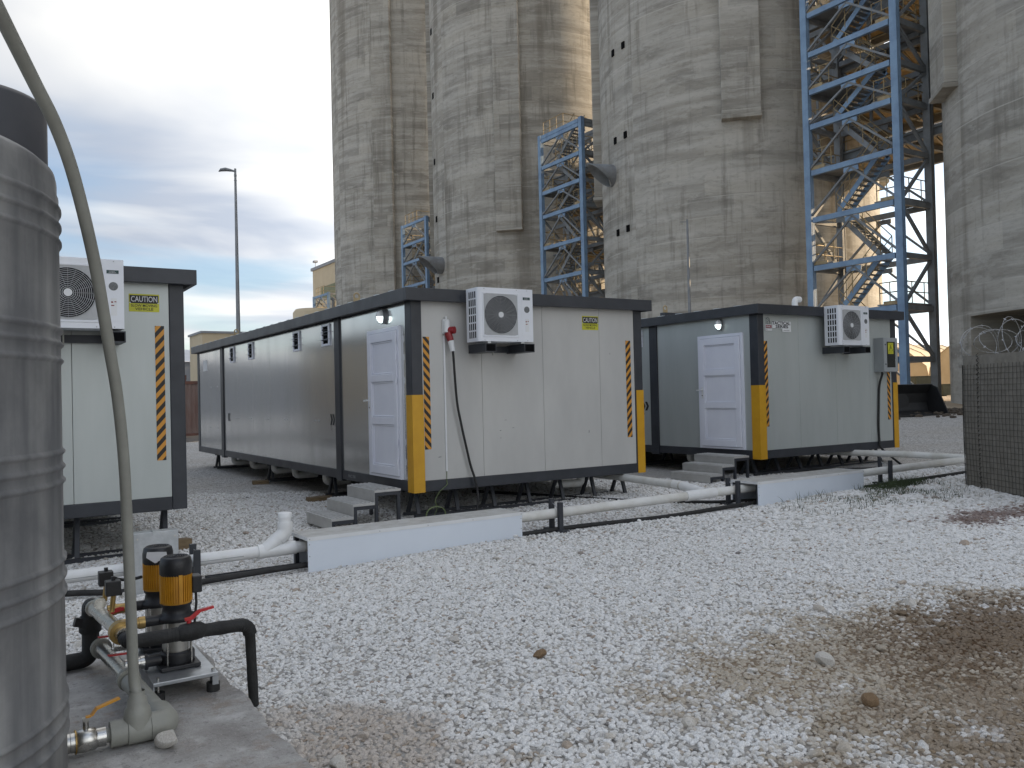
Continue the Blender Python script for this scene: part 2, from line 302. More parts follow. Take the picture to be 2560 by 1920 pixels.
def ground_mat():
    m, nt, b = newmat('yard_ground')
    g = nd(nt,'ShaderNodeNewGeometry'); P = g.outputs['Position']; s = nd(nt,'ShaderNodeSeparateXYZ',{0:P})
    vo = nd(nt,'ShaderNodeTexVoronoi',{0:P,'Scale':24.,'Randomness':1.}); vd = nd(nt,'ShaderNodeTexVoronoi',{0:P,'Scale':24.},feature='DISTANCE_TO_EDGE')
    sp = nd(nt,'ShaderNodeSeparateColor',{0:vo.outputs['Color']})
    cr = nd(nt,'ShaderNodeValToRGB',{0:sp.outputs[0]}); e = cr.color_ramp.elements
    e[0].color = (.74,.725,.70,1); e[1].color = (.34,.31,.27,1); e[1].position = .97
    x = e.new(.6); x.color = (.68,.665,.64,1); x = e.new(.86); x.color = (.58,.555,.52,1)
    ed = nd(nt,'ShaderNodeMapRange',{0:vd.outputs[0],1:0.,2:.22,3:.42,4:1.})
    gc = nd(nt,'ShaderNodeMixRGB',{0:1.,1:cr.outputs[0],2:ed.outputs[0]},blend_type='MULTIPLY').outputs[0]
    big = nd(nt,'ShaderNodeTexNoise',{0:P,'Scale':.55,'Detail':6.,'Roughness':.65}).outputs['Fac']
    br = nd(nt,'ShaderNodeMapRange',{0:big,1:.42,2:.72}).outputs[0]
    gc = nd(nt,'ShaderNodeMixRGB',{0:nd(nt,'ShaderNodeMath',{0:br,1:.45},operation='MULTIPLY').outputs[0],1:gc,2:(.42,.37,.31,1)}).outputs[0]
    # soil under the loose stones, darkened to paint shade into their gaps
    dv = nd(nt,'ShaderNodeVectorMath',{0:P,1:(1.,-4.,0.)},operation='DISTANCE').outputs['Value']
    gap_shade = nd(nt,'ShaderNodeMapRange',{0:dv,1:9.5,2:7.}).outputs[0]
    gc = nd(nt,'ShaderNodeMixRGB',{0:nd(nt,'ShaderNodeMath',{0:gap_shade,1:.8},operation='MULTIPLY').outputs[0],1:gc,2:(.34,.325,.305,1)}).outputs[0]
    blob = brown_mask(nt, P)
    def over(c, msk, k, col): return nd(nt,'ShaderNodeMixRGB',{0:nd(nt,'ShaderNodeMath',{0:msk,1:k},operation='MULTIPLY').outputs[0],1:c,2:col}).outputs[0]
    gc = over(gc, blob(.05,-7.0,2.0,1.45,2.8), .8, (.22,.155,.09,1)); gc = over(gc, blob(.75,-6.75,1.0,.75,2.0), .9, (.10,.058,.032,1))
    gc = over(gc, blob(5.3,-4.5,1.2,.5,1.4), .95, (.12,.058,.04,1)); gc = over(gc, blob(5.7,-2.9,1.2,.7,1.6), .8, (.13,.10,.07,1))
    # sandy earth beyond the gravel yard
    nse = nd(nt,'ShaderNodeTexNoise',{0:P,'Scale':.25,'Detail':6.}).outputs['Fac']
    sand = nd(nt,'ShaderNodeMixRGB',{0:nse,1:(.30,.23,.16,1),2:(.46,.38,.28,1)}).outputs[0]
    k = nd(nt,'ShaderNodeMath',{0:nse,1:7.},operation='MULTIPLY').outputs[0]
    xa = nd(nt,'ShaderNodeMath',{0:s.outputs[0],1:k},operation='ADD').outputs[0]
    far = nd(nt,'ShaderNodeMapRange',{0:xa,1:25.5,2:27.}).outputs[0]
    gc = nd(nt,'ShaderNodeMixRGB',{0:far,1:gc,2:sand}).outputs[0]
    nt.links.new(gc, b.inputs['Base Color']); b.inputs['Roughness'].default_value = .95; b.inputs['Specular IOR Level'].default_value = .15
    bp = nd(nt,'ShaderNodeBump',{'Height':vd.outputs[0],'Strength':.9,'Distance':.03}); nt.links.new(bp.outputs[0], b.inputs['Normal'])
    return m
ground_m = ground_mat()
asphalt = pm('asphalt',(.060,.062,.066),(.045,.046,.05),3,.85,0,.4,30)
earth = pm('earth',(.10,.078,.058),(.06,.048,.036),1.2,.95,0,.8,6)
grass_m = pm('grass',(.055,.080,.030),(.035,.05,.02),6,.8)
lit = bpy.data.materials.new('lamp_lit'); lit.use_nodes = True
_b = lit.node_tree.nodes['Principled BSDF']; _b.inputs['Base Color'].default_value = (.9,.95,.95,1); _b.inputs['Emission Color'].default_value = (.85,1,.97,1); _b.inputs['Emission Strength'].default_value = 1.3

# ------------------------------------------------------------------ mesh builder
class MB:
    def __init__(s): s.v = []; s.f = []; s.s = []
    def add(s, vs, fs, smooth=False):
        o = len(s.v); s.v += [tuple(p) for p in vs]; s.f += [tuple(i+o for i in f) for f in fs]; s.s += [smooth]*len(fs); return s
    def box(s, x0, x1, y0, y1, z0, z1):
        v = [(x0,y0,z0),(x1,y0,z0),(x1,y1,z0),(x0,y1,z0),(x0,y0,z1),(x1,y0,z1),(x1,y1,z1),(x0,y1,z1)]
        return s.add(v, [(0,3,2,1),(4,5,6,7),(0,1,5,4),(1,2,6,5),(2,3,7,6),(3,0,4,7)])
    def bar(s, p, q, wd, ht, up=(0,0,1)):
        p, q, up = Vector(p), Vector(q), Vector(up); d = (q-p).normalized()
        if abs(d.dot(up)) > .98: up = Vector((1,0,0)) if abs(d.x) < .9 else Vector((0,1,0))
        a = d.cross(up).normalized(); b = a.cross(d).normalized(); a, b = a*wd/2, b*ht/2
        v = [p-a-b, p+a-b, p+a+b, p-a+b, q-a-b, q+a-b, q+a+b, q-a+b]
        return s.add(v, [(0,1,2,3),(7,6,5,4),(0,4,5,1),(1,5,6,2),(2,6,7,3),(3,7,4,0)])
    def tube(s, pts, r, n=12, caps=True, closed=False):
        pts = [Vector(p) for p in pts]; m = len(pts); rs = r if isinstance(r, (list,tuple)) else [r]*m
        t0 = (pts[1]-pts[0]).normalized(); a = t0.orthogonal().normalized(); vs = []
        for i, p in enumerate(pts):
            if closed: t = (pts[(i+1)%m]-pts[i-1]).normalized()
            else: t = (pts[min(i+1,m-1)]-pts[max(i-1,0)]).normalized()
            a = (a - t*a.dot(t)).normalized(); b = t.cross(a)
            k = 1.0
            if 0 < i < m-1 and not closed:
                c = (pts[i]-pts[i-1]).normalized().dot(t); k = 1/max(.75, c)
            vs += [p + (a*math.cos(2*math.pi*j/n) + b*math.sin(2*math.pi*j/n))*rs[i]*k for j in range(n)]
        fs = [(i*n+j, i*n+(j+1)%n, ((i+1)%m)*n+(j+1)%n, ((i+1)%m)*n+j) for i in range(m if closed else m-1) for j in range(n)]
        s.add(vs, fs, True)
        if caps and not closed:
            s.add(vs[:n], [tuple(range(n-1,-1,-1))]); s.add(vs[-n:], [tuple(range(n))])
        return s
    def lathe(s, prof, n=32, c=(0,0,0), axis=(0,0,1), a0=0, a1=2*math.pi, smooth=True):
        ax = Vector(axis).normalized(); x = ax.orthogonal().normalized() if abs(ax.z) < .99 else Vector((1,0,0)); y = ax.cross(x); c = Vector(c)
        full = abs(a1-a0-2*math.pi) < 1e-6; k = n if full else n+1; vs = []
        for r, z in prof:
            vs += [c + ax*z + (x*math.cos(a0+(a1-a0)*j/n) + y*math.sin(a0+(a1-a0)*j/n))*r for j in range(k)]
        fs = [(i*k+j, i*k+(j+1)%k, (i+1)*k+(j+1)%k, (i+1)*k+j) for i in range(len(prof)-1) for j in range(n)]
        return s.add(vs, fs, smooth)
    def cyl(s, p, q, r, n=16, r2=None): return s.tube([p,q],[r, r if r2 is None else r2], n)
    def build(s, name, mat, parent=None, bevel=0, loc=None, seg=2):
        me = bpy.data.meshes.new(name); me.from_pydata(s.v, [], s.f)
        for p, sm in zip(me.polygons, s.s): p.use_smooth = sm
        me.materials.append(mat); me.update()
        o = bpy.data.objects.new(name, me); COL.objects.link(o)
        if parent is not None:
            o.parent = parent
            if parent.get('_w'): o.location = -parent.location
        if loc is not None: o.location = loc
        if bevel:
            b = o.modifiers.new('bevel','BEVEL'); b.width = bevel; b.segments = seg; b.limit_method = 'ANGLE'; b.angle_limit = R_(40)
        return o
def box(name, mat, parent, x0, x1, y0, y1, z0, z1, bevel=0): return MB().box(x0,x1,y0,y1,z0,z1).build(name, mat, parent, bevel)
def tag(o, label, cat, group=None, kind=None):
    if label: o['label'] = label
    if cat: o['category'] = cat
    if group: o['group'] = group
    if kind: o['kind'] = kind
    return o
WORLD_THINGS = []
def thing(name, label, cat, loc=(0,0,0), group=None, rotz=0, world=False):
    o = bpy.data.objects.new(name, None); COL.objects.link(o); o.location = loc; o.rotation_euler = (0,0,rotz); o.empty_display_size = .2
    if world: o['_w'] = 1; WORLD_THINGS.append(o)
    return tag(o, label, cat, group)
def copy_tree(o, parent=None):
    c = o.copy(); COL.objects.link(c)
    if parent is not None: c.parent = parent
    for ch in list(o.children): copy_tree(ch, c)
    return c
def smooth_path(pts, k=8):
    pts = [Vector(p) for p in pts]; out = []
    P = [pts[0]*2-pts[1]] + pts + [pts[-1]*2-pts[-2]]
    for i in range(1, len(P)-2):
        for j in range(k):
            t = j/k; a, b, c, d = P[i-1],P[i],P[i+1],P[i+2]
            out.append(.5*((2*b)+(c-a)*t+(2*a-5*b+4*c-d)*t*t+(3*b-a-3*c+d)*t**3))
    out.append(pts[-1]); return out
def bend(pts, r, k=6):
    """polyline with rounded corners"""
    pts = [Vector(p) for p in pts]; out = [pts[0]]
    for a, b, c in zip(pts, pts[1:], pts[2:]):
        d1, d2 = (a-b).normalized(), (c-b).normalized(); rr = min(r, (a-b).length*.49, (c-b).length*.49)
        p, q = b+d1*rr, b+d2*rr
        for j in range(k+1):
            t = j/k; out.append(p*(1-t)**2 + b*2*t*(1-t) + q*t*t)
    return out + [pts[-1]]
def text(s, mat, parent, org, xd, yd, size, width=None, name='lettering', bold=0., depth=.0012, align='LEFT'):
    cu = bpy.data.curves.new(name,'FONT'); cu.body = s; cu.size = 1; cu.align_x = align; cu.extrude = 0; cu.offset = bold; cu.resolution_u = 3
    ob = bpy.data.objects.new('tmp_text', cu); COL.objects.link(ob); bpy.context.view_layer.update()
    me = bpy.data.meshes.new_from_object(ob.evaluated_get(bpy.context.evaluated_depsgraph_get())); bpy.data.objects.remove(ob)
    co = np.array([v.co[:] for v in me.vertices]); wdt = np.ptp(co[:,0]); k = (width/wdt) if width else size
    org, xd, yd = Vector(org), Vector(xd).normalized(), Vector(yd).normalized(); nz = xd.cross(yd)
    x0 = co[:,0].min() if align == 'LEFT' else 0
    for v in me.vertices: v.co = org + xd*((v.co.x-x0)*k) + yd*(v.co.y*size*1.0) + nz*depth
    me.name = name; me.materials.clear(); me.materials.append(mat)
    o = bpy.data.objects.new(name, me); COL.objects.link(o); o.parent = parent
    if parent is not None and parent.get('_w'): o.location = -parent.location
    return o
def hgt(x, y):
    h = .015*(min(max(x,-5),12)+1)
    h += .034*(min(max(x,10.5),23)-10.5) + .012*(min(max(x,23),36)-23)
    return h

# ------------------------------------------------------------------ ground
def axis_pts(a, b, fine0, fine1, step):
    p = list(np.arange(fine0, fine1+1e-6, step)); s = step
    x = fine1
    while x < b: s *= 1.35; x = min(b, x+s); p.append(x)
    s = step; x = fine0
    while x > a: s *= 1.35; x = max(a, x-s); p.insert(0, x)
    return p
gx, gy = axis_pts(-500,900,-12,46,.6), axis_pts(-400,1300,-14,46,.6)
gm = MB(); nx = len(gx)
rs = np.random.default_rng(3)
gm.v = [(x, y, hgt(x,y) + (.018*math.sin(x*1.7+y*.6)*math.sin(y*1.3-x*.4) if -12 < x < 46 and -14 < y < 46 else 0)) for y in gy for x in gx]
gm.f = [(j*nx+i, j*nx+i+1, (j+1)*nx+i+1, (j+1)*nx+i) for j in range(len(gy)-1) for i in range(nx-1)]; gm.s = [True]*len(gm.f)
tag(gm.build('ground', ground_m), None, None, kind='structure')
rd = MB(); X = [-60,-20,-5,0,4,8,14,25]
rd.v = [(x, y, hgt(x,y)+.022) for y in (25.3,31.0) for x in X]; rd.f = [(i,i+1,i+1+len(X),i+len(X)) for i in range(len(X)-1)]; rd.s = [True]*len(rd.f)
tag(rd.build('road', asphalt), None, None, kind='structure')

# loose gravel: scattered stones over the part of the yard where single stones can be seen
stone_col = bpy.data.collections.new('gravel_stones')
def make_stone(i, sub=2):
    bm = bmesh.new(); bmesh.ops.create_icosphere(bm, subdivisions=sub, radius=1)
    r = np.random.default_rng(100+i); dirs = r.normal(size=(9,3)); dirs /= np.linalg.norm(dirs,axis=1)[:,None]; off = r.uniform(.55,.92,9)
    sc = np.array([r.uniform(.85,1.25), r.uniform(.7,1.0), r.uniform(.5,.8)])
    for v in bm.verts:
        p = np.array(v.co)
        for d, o in zip(dirs, off):
            k = p@d
            if k > o: p = p - d*(k-o)
        v.co = Vector(p*sc)
    me = bpy.data.meshes.new('stone'); bm.to_mesh(me); bm.free(); me.materials.append(stone_m); return me
for i in range(9):
    so_ = bpy.data.objects.new('stone', make_stone(i)); stone_col.objects.link(so_)
def scatter_tree(name, density, dmin, size, seed):
    ng = bpy.data.node_groups.new(name,'GeometryNodeTree')
    ng.interface.new_socket('Geometry', in_out='INPUT', socket_type='NodeSocketGeometry'); ng.interface.new_socket('Geometry', in_out='OUTPUT', socket_type='NodeSocketGeometry')
    n = lambda t, **k: [setattr(x := ng.nodes.new(t), a, b) for a, b in k.items()] and x or ng.nodes[-1]
    def mk(t, **k):
        x = ng.nodes.new(t)
        for a, b in k.items(): setattr(x, a, b)
        return x
    L = ng.links.new
    gi, go = mk('NodeGroupInput'), mk('NodeGroupOutput')
    dp = mk('GeometryNodeDistributePointsOnFaces', distribute_method='POISSON'); L(gi.outputs[0], dp.inputs['Mesh'])
    dp.inputs['Distance Min'].default_value = dmin; dp.inputs['Density Max'].default_value = density; dp.inputs['Seed'].default_value = seed
    ci = mk('GeometryNodeCollectionInfo', transform_space='ORIGINAL'); ci.inputs['Collection'].default_value = stone_col
    ci.inputs['Separate Children'].default_value = True; ci.inputs['Reset Children'].default_value = True
    ip = mk('GeometryNodeInstanceOnPoints'); L(dp.outputs['Points'], ip.inputs['Points']); L(ci.outputs[0], ip.inputs['Instance']); ip.inputs['Pick Instance'].default_value = True
    rr = mk('FunctionNodeRandomValue', data_type='FLOAT_VECTOR'); rr.inputs[0].default_value = (-.5,-.5,0); rr.inputs[1].default_value = (.5,.5,6.28)
    L(rr.outputs[0], ip.inputs['Rotation'])
    rv = mk('FunctionNodeRandomValue', data_type='FLOAT'); rv.inputs[2].default_value = size*.7; rv.inputs[3].default_value = size*1.32
    po = mk('GeometryNodeInputPosition'); sx = mk('ShaderNodeSeparateXYZ'); L(po.outputs[0], sx.inputs[0])
    mr = mk('ShaderNodeMapRange'); L(sx.outputs[0], mr.inputs[0]); mr.inputs[1].default_value = 1.5; mr.inputs[2].default_value = 5.5; mr.inputs[3].default_value = 1.; mr.inputs[4].default_value = 1.55
    mu = mk('ShaderNodeMath', operation='MULTIPLY'); L(rv.outputs[1], mu.inputs[0]); L(mr.outputs[0], mu.inputs[1]); L(mu.outputs[0], ip.inputs['Scale'])
    L(ip.outputs[0], go.inputs[0]); return ng
def patch(name, dmin_, dmax_, tree, label, cell=.25, zoff=.0):
    """a strip of yard lying dmin_..dmax_ metres before the photographer, a good step wider than the view"""
    g = MB(); fx, fy = math.sin(YAW), math.cos(YAW)
    xs = np.arange(-9,16,cell); ys = np.arange(-9.3,9,cell)
    for x in xs:
        for y in ys:
            a, b = x+cell/2-CAM.x, y+cell/2-CAM.y; d = a*fx+b*fy; l = a*fy-b*fx
            if not (dmin_ <= d < dmax_) or abs(l) > .64*d+1.2: continue
            if x+cell < -3.5 and y < -4.0 and y > -7.6: continue       # under the concrete slab
            z = [hgt(p,q)+.018*math.sin(p*1.7+q*.6)*math.sin(q*1.3-p*.4)+zoff for p,q in ((x,y),(x+cell,y),(x+cell,y+cell),(x,y+cell))]
            g.add([(x,y,z[0]),(x+cell,y,z[1]),(x+cell,y+cell,z[2]),(x,y+cell,z[3])],[(0,1,2,3)])
    o = g.build(name, stone_m); md = o.modifiers.new('scatter','NODES'); md.node_group = tree
    return tag(o, label, 'gravel', kind='stuff')
patch('gravel', 2.4, 9.0, scatter_tree('scatter_near', 3200, .016, .0172, 1), 'loose white crushed limestone covering the open yard')
patch('gravel', 9.0, 14.5, scatter_tree('scatter_far', 1100, .026, .021, 2), 'paler finer limestone chips round the cabins and pipes')

patch('gravel', 3.0, 11.0, scatter_tree('scatter_large', 9, .12, .034, 5), 'scattered larger stones among the loose gravel', zoff=.012)

# ------------------------------------------------------------------ cabins
W_, L_ = 3.815, 12.06
def chevron(mb, x, y, z, s, sgn, n=(-1,0,0)):
    """one thick chevron on a wall that faces -x, pointing along sgn*y"""
    t = .035*s
    pts = [(0,.085),(.06,.085),(.11,0),(.06,-.085),(0,-.085),(.05,0)]
    vs = [(x, y+sgn*a*s, z+b*s) for a,b in pts] + [(x-.002, y+sgn*a*s, z+b*s) for a,b in pts]
    mb.add(vs, [(0,1,2,5),(5,2,3,4),(11,8,7,6),(10,9,8,11)] + [(i,(i+1)%6,(i+1)%6+6,i+6) for i in range(6)])
def cabin(loc, label, end_seams, side_mat, end_mat, guards=(1,1), door=True, vents=True, strips=(), rotz=0, dv=0):
    T = thing('portable_cabin', label, 'cabin', loc, 'portable site cabins', rotz)
    B = .004
    # end wall panels (each panel its own board with an open joint)
    xs = [.15] + end_seams + [W_-.15]
    box('wall_core', gap_black, T, .06, W_-.06, .06, L_-.06, .03, 2.5)
    for a, b in zip(xs, xs[1:]): box('wall_panel', end_mat, T, a+.002, b-.002, .012, .056, .138, 2.44, .0025)
    for a, b in zip(xs, xs[1:]): box('wall_panel', end_mat, T, a+.002, b-.002, L_-.056, L_-.012, .138, 2.44)
    # long sides
    def side(xa, xb, front):
        for y0, y1, n in ((.18,2.45,2),(2.66,9.50,6),(9.72,L_-.17,2)):
            for i in range(n):
                a, b = y0+(y1-y0)*i/n, y0+(y1-y0)*(i+1)/n
                if front and door and a < 1.0:      # the doorway
                    box('wall_panel', side_mat, T, xa, xb, a+.0015, .32, .138, 2.44)
                    box('wall_panel', side_mat, T, xa, xb, .32, 1.315, 2.13, 2.44); continue
                if front and door and a < 1.4: a = 1.315
                box('wall_panel', side_mat, T, xa, xb, a+.0015, b-.0015, .138, 2.44, .002)
    side(.012, .056, True); side(W_-.056, W_-.012, False)
    # frame
    for x0, x1 in ((0,.15),(W_-.15,W_)):
        for y0, y1 in ((0,.18),(L_-.18,L_)): box('corner_post', frame_grey, T, x0, x1, y0, y1, .0, 2.44, .008)
    for y0, y1 in ((2.45,2.66),(9.50,9.72)):
        box('side_post', frame_grey, T, -.012, .07, y0, y1, -.03, 2.43, .006); box('side_post', frame_grey, T, W_-.07, W_+.012, y0, y1, -.03, 2.43, .006)
    box('base_rail', frame_grey, T, .151, W_-.151, .002, .12, 0, .135, .006); box('base_rail', frame_grey, T, .151, W_-.151, L_-.12, L_-.002, 0, .135, .006)
    for x0, x1 in ((.002,.12),(W_-.12,W_-.002)):
        for y0, y1 in ((.181,2.449),(2.661,9.499),(9.721,L_-.181)): box('base_rail', frame_grey, T, x0, x1, y0, y1, 0, .135, .006)
    box('floor', gap_black, T, .12, W_-.12, .12, L_-.12, .01, .028)
    e = .115
    box('roof_fascia', fascia_grey, T, -e, W_+e, -e, -e+.05, 2.405, 2.565, .005); box('roof_fascia', fascia_grey, T, -e, W_+e, L_+e-.05, L_+e, 2.405, 2.565, .005)
    box('roof_fascia', fascia_grey, T, -e, -e+.05, -e+.051, L_+e-.051, 2.405, 2.565, .005); box('roof_fascia', fascia_grey, T, W_+e-.05, W_+e, -e+.051, L_+e-.051, 2.405, 2.565, .005)
    box('soffit', fascia_grey, T, -e+.05, W_+e-.05, -e+.05, L_+e-.05, 2.445, 2.47)
    rf = MB(); k = 26
    for i in range(k):
        y = -e+.06+(L_+2*e-.12)*i/k; d = (L_+2*e-.12)/k
        rf.box(-e+.02, W_+e-.02, y, y+d*.7, 2.50, 2.558); rf.box(-e+.004, W_+e-.004, y+d*.7, y+d, 2.50, 2.574)
    rf.build('roof_sheet', roof_sheet, T)
    for y in (2.55, 9.6):
        lu = MB().box(.25,W_-.25,y-.06,y+.06,2.575,2.68).build('roof_beam', frame_grey, T)
        for x in (.33, W_-.33): MB().box(x-.05,x+.05,y-.012,y+.012,2.681,2.74).tube([(x+.045*math.cos(a),y,2.77+.045*math.sin(a)) for a in np.linspace(0,2*math.pi,13)[:-1]],.014,6,closed=True).build('lifting_eye', rail_tan, lu)
    # yellow corner guards
    def guard(x0, x1, y0, y1, sx):
        m = MB(); t = .006
        m.box(x0, x1, y0-t, y0, -.006, 1.226)
        if sx < 0: m.box(x0-t, x0, y0-t, y1, -.006, 1.226)
        else: m.box(x1, x1+t, y0-t, y1, -.006, 1.226)
        m.build('corner_guard', yellow, T)
    if guards[0]: guard(0, .152, -.001, .17, -1)
    if guards[1]: guard(W_-.135, W_, -.001, .17, 1)
    for x0, x1, mt in strips:
        o = MB().box(0,x1-x0,-.003,0,0,1.43).build('hazard_strip', mt, T); o.location = (x0,.0115,.532)
    # door
    if door:
        D = MB().box(-.022,.05,.322,.372,.14,2.125).box(-.022,.05,1.312,1.362,.14,2.125).box(-.022,.05,.372,1.312,2.075,2.125).box(-.022,.05,.372,1.312,.14,.175).build('door_frame', door_white, T, .004)
        F = MB(); x0, x1 = -.04, 0.01
        for y0, y1, z0, z1 in ((.379,.485,.18,2.07),(1.2,1.306,.18,2.07),(.485,1.2,.18,.30),(.485,1.2,.845,.945),(.485,1.2,1.415,1.515),(.485,1.2,1.95,2.07)): F.box(x0,x1,y0,y1,z0,z1)
        dl = F.build('door', door_white, T, .007, seg=3)
        for z0, z1 in ((.30,.845),(.945,1.415),(1.515,1.95)):
            MB().box(-.012,.005,.485,1.2,z0,z1).build('door_panel', door_white, dl)
            MB().box(-.026,-.010,.487,1.198,z1-.02,z1-.002).box(-.026,-.010,.487,1.198,z0+.002,z0+.02).box(-.026,-.010,.487,.505,z0+.02,z1-.02).box(-.026,-.010,1.18,1.198,z0+.02,z1-.02).build('glazing_bead', door_white, dl, .006)
        for z in (.36,.62,1.42,1.72,1.96):
            MB().cyl((-.044,.374,z-.04),(-.044,.374,z+.04),.011,10).build('hinge', door_white, dl)
        MB().box(-.05,-.041,1.232,1.266,1.02,1.22).cyl((-.05,1.249,1.17),(-.09,1.249,1.17),.011,10).bar((-.088,1.249,1.17),(-.088,1.35,1.165),.016,.022).build('door_handle', sign_white, dl, .002)
        MB().cyl((-.0505,1.249,1.07),(-.054,1.249,1.07),.010,10).build('keyhole', dark_hole, dl)
    if vents:
        for y in (3.03,4.455,7.277,8.706):
            V = MB().box(-.012,.011,y-.17,y+.17,2.335,2.37).box(-.012,.011,y-.17,y+.17,2.03,2.065).box(-.012,.011,y-.17,y-.12,2.065,2.335).box(-.012,.011,y+.12,y+.17,2.065,2.335).build('vent', door_white, T, .003)
            MB().box(.004,.0115,y-.119,y+.119,2.066,2.334).build('vent_opening', dark_hole, V)
            for z in (2.12,2.20,2.28): MB().bar((-.012,y-.118,z),(-.012,y+.118,z),.035,.005,up=(.45,0,1)).build('louvre', black_plastic, V)
            for z in (2.13,2.245): MB().tube([(.012,y-.22,z),(-.03,y-.20,z),(-.03,y+.20,z),(.012,y+.22,z)],.003,6).build('guard_wire', galv, V)
        for y in (2.74, 2.84): 
            m = MB(); chevron(m, .0118, y+.10, .885, 1.0, -1); m.build('arrow_mark', text_black, T)
        for y in (8.99, 9.09):
            m = MB(); chevron(m, .0118, y, .87, 1.0, 1); m.build('arrow_mark', text_black, T)
        text('LIFT', text_black, T, (.0115,2.93,.765), (0,-1,0),(0,0,1), .035); text('HERE', text_black, T, (.0115,2.93,.722), (0,-1,0),(0,0,1), .035)
        for y0 in (3.45,5.05,6.2,7.35,8.3):
            for d in (0,.16): MB().cyl((.012,y0+d,.86),(.004,y0+d,.86),.012,8).build('rivet', galv, T)
        for y0, z in ((10.1,1.55),(10.7,1.55),(10.1,.62),(10.8,.62)): MB().cyl((.012,y0,z),(.004,y0,z),.014,8).build('rivet', galv, T)
    return T
cabB = cabin((0,0,.40), 'silver-sided site cabin with power plug and caution sign on its end wall', [1.027,2.011,3.011], panel_metal, panel_white, strips=((.167,.257,stripe_a),(3.503,3.595,stripe_b)))
cabC = cabin((6.305,-.05,.438), 'site cabin beside the mesh barrier with series sign and meter cabinet', [1.03,2.02,3.0], panel_cool, panel_cool, strips=((.147,.235,stripe_b),(3.52,3.61,stripe_a)), rotz=-.004)
cabA = cabin((-2.70-W_,0,.458), 'site cabin behind the grey water tank, its corner bare of yellow guards', [.95,1.9,2.73], panel_metal, panel_cool, guards=(0,0), strips=((3.52,3.612,stripe_b),))
# stencil on cabin B base rail, small notice at its far end
text('FNC 700', text_dull, cabB, (-.0, 2.20, .045), (0,-1,0),(0,0,1), .062, .27, bold=.01, depth=.002)
box('paper_notice', sign_white, cabB, .0075, .0115, 11.05, 11.45, 1.95, 2.2)

for x, z, w, h in ((.35,.42,.05,.012),(1.28,.72,.03,.010),(1.48,.75,.035,.008),(1.29,.62,.015,.012),(2.78,.62,.012,.05),(1.36,.86,.04,.006),(3.2,1.75,.008,.03)):
    MB().add([(x,.0112,z),(x+w,.0112,z+h*.4),(x+w*.9,.0112,z+h),(x+w*.2,.0112,z+h*.9)],[(0,1,2,3)]).build('scuff_mark', label_grey, cabB)
# drains hanging under cabin B
for y in (9.575,8.086,6.577,5.325,3.748):
    MB().tube(bend([(.22,y,.39),(.22,y,.25),(.62,y-.02,.25)],.07),.062,14).build('drain_trap', pvc_dirty, cabB, loc=-cabB.location)
MB().tube(bend([(6.6,1.9,.43),(6.6,1.9,.32),(6.95,1.88,.32)],.07),.06,14).build('drain_trap', pvc_dirty, cabC, loc=(-6.305,.05,-.438))
MB().tube(bend([(2.5,.55,.27),(2.95,.45,.27),(2.95,.45,.4)],.08),.06,14).build('drain_trap', pvc_dirty, cabB, loc=-cabB.location)
# cabin C roof vent
MB().tube(bend([(2.69,1.4,2.56),(2.69,1.4,2.915),(2.84,1.4,2.915)],.10,8),.058,18).build('roof_vent_pipe', pvc, cabC)
MB().cyl((2.69,1.4,2.74),(2.69,1.4,2.79),.065,18).build('pipe_collar', pvc, cabC)

# trestles the cabins stand on
def trestle(x0, x1, y, ztop, label, splay=True, npair=5, block=None):
    zg = min(hgt(x0,y), hgt(x1,y)) + .012
    T = thing('steel_trestle', label, 'trestle', ((x0+x1)/2,y,zg), 'steel trestles under the cabins', world=True)
    zb = zg+.015
    MB().bar((x0,y,ztop-.025),(x1,y,ztop-.025),.05,.05).build('top_beam', frame_grey, T)
    for d in (-.16,.16): MB().bar((x0,y+d,zb+.02),(x1,y+d,zb+.02),.045,.04).build('ground_beam', frame_grey, T)
    for i in range(npair):
        x = x0+.06+(x1-x0-.12)*i/(npair-1)
        for d in (-.16,.16): MB().bar((x,y+d,zb+.04),(x+.02,y+d*.3,ztop-.05),.045,.04).build('leg', frame_grey, T)
for c, (bx, by, bz), nm in (('B',(0,0,.40),'the cabin with the power plug'),('C',(6.305,-.05,.438),'the cabin with the series sign'),('A',(-2.70-W_,0,.458),'the cabin behind the tank')):
    for y, where in ((.42,'door end'),(3.35,'first side post'),(6.7,'middle'),(10.9,'far end')):
        trestle(bx+.12, bx+W_-.12, by+y, bz, f'dark steel trestle under the {where} of {nm}', npair=7 if y < 1 and c != 'A' else 5)
def block(x, y, sx, sy, sz, label, rz=0, base=None):
    z = hgt(x,y) if base is None else base
    o = MB().box(-sx/2,sx/2,-sy/2,sy/2,-.03,sz).build('timber_block', wood_raw, bevel=.008); o.location = (x,y,z); o.rotation_euler = (0,0,rz)
    tag(o, label, 'timber block', 'timber packing blocks')
block(-.02,3.35,.42,.20,.05,'timber packing block under the trestle by the first side post',.1)
block(-.02,6.7,.30,.22,.06,'timber packing block under the middle trestle',-.2)
block(-2.78,.22,.30,.14,.13,'timber packing block beside the cabin behind the tank',.2)

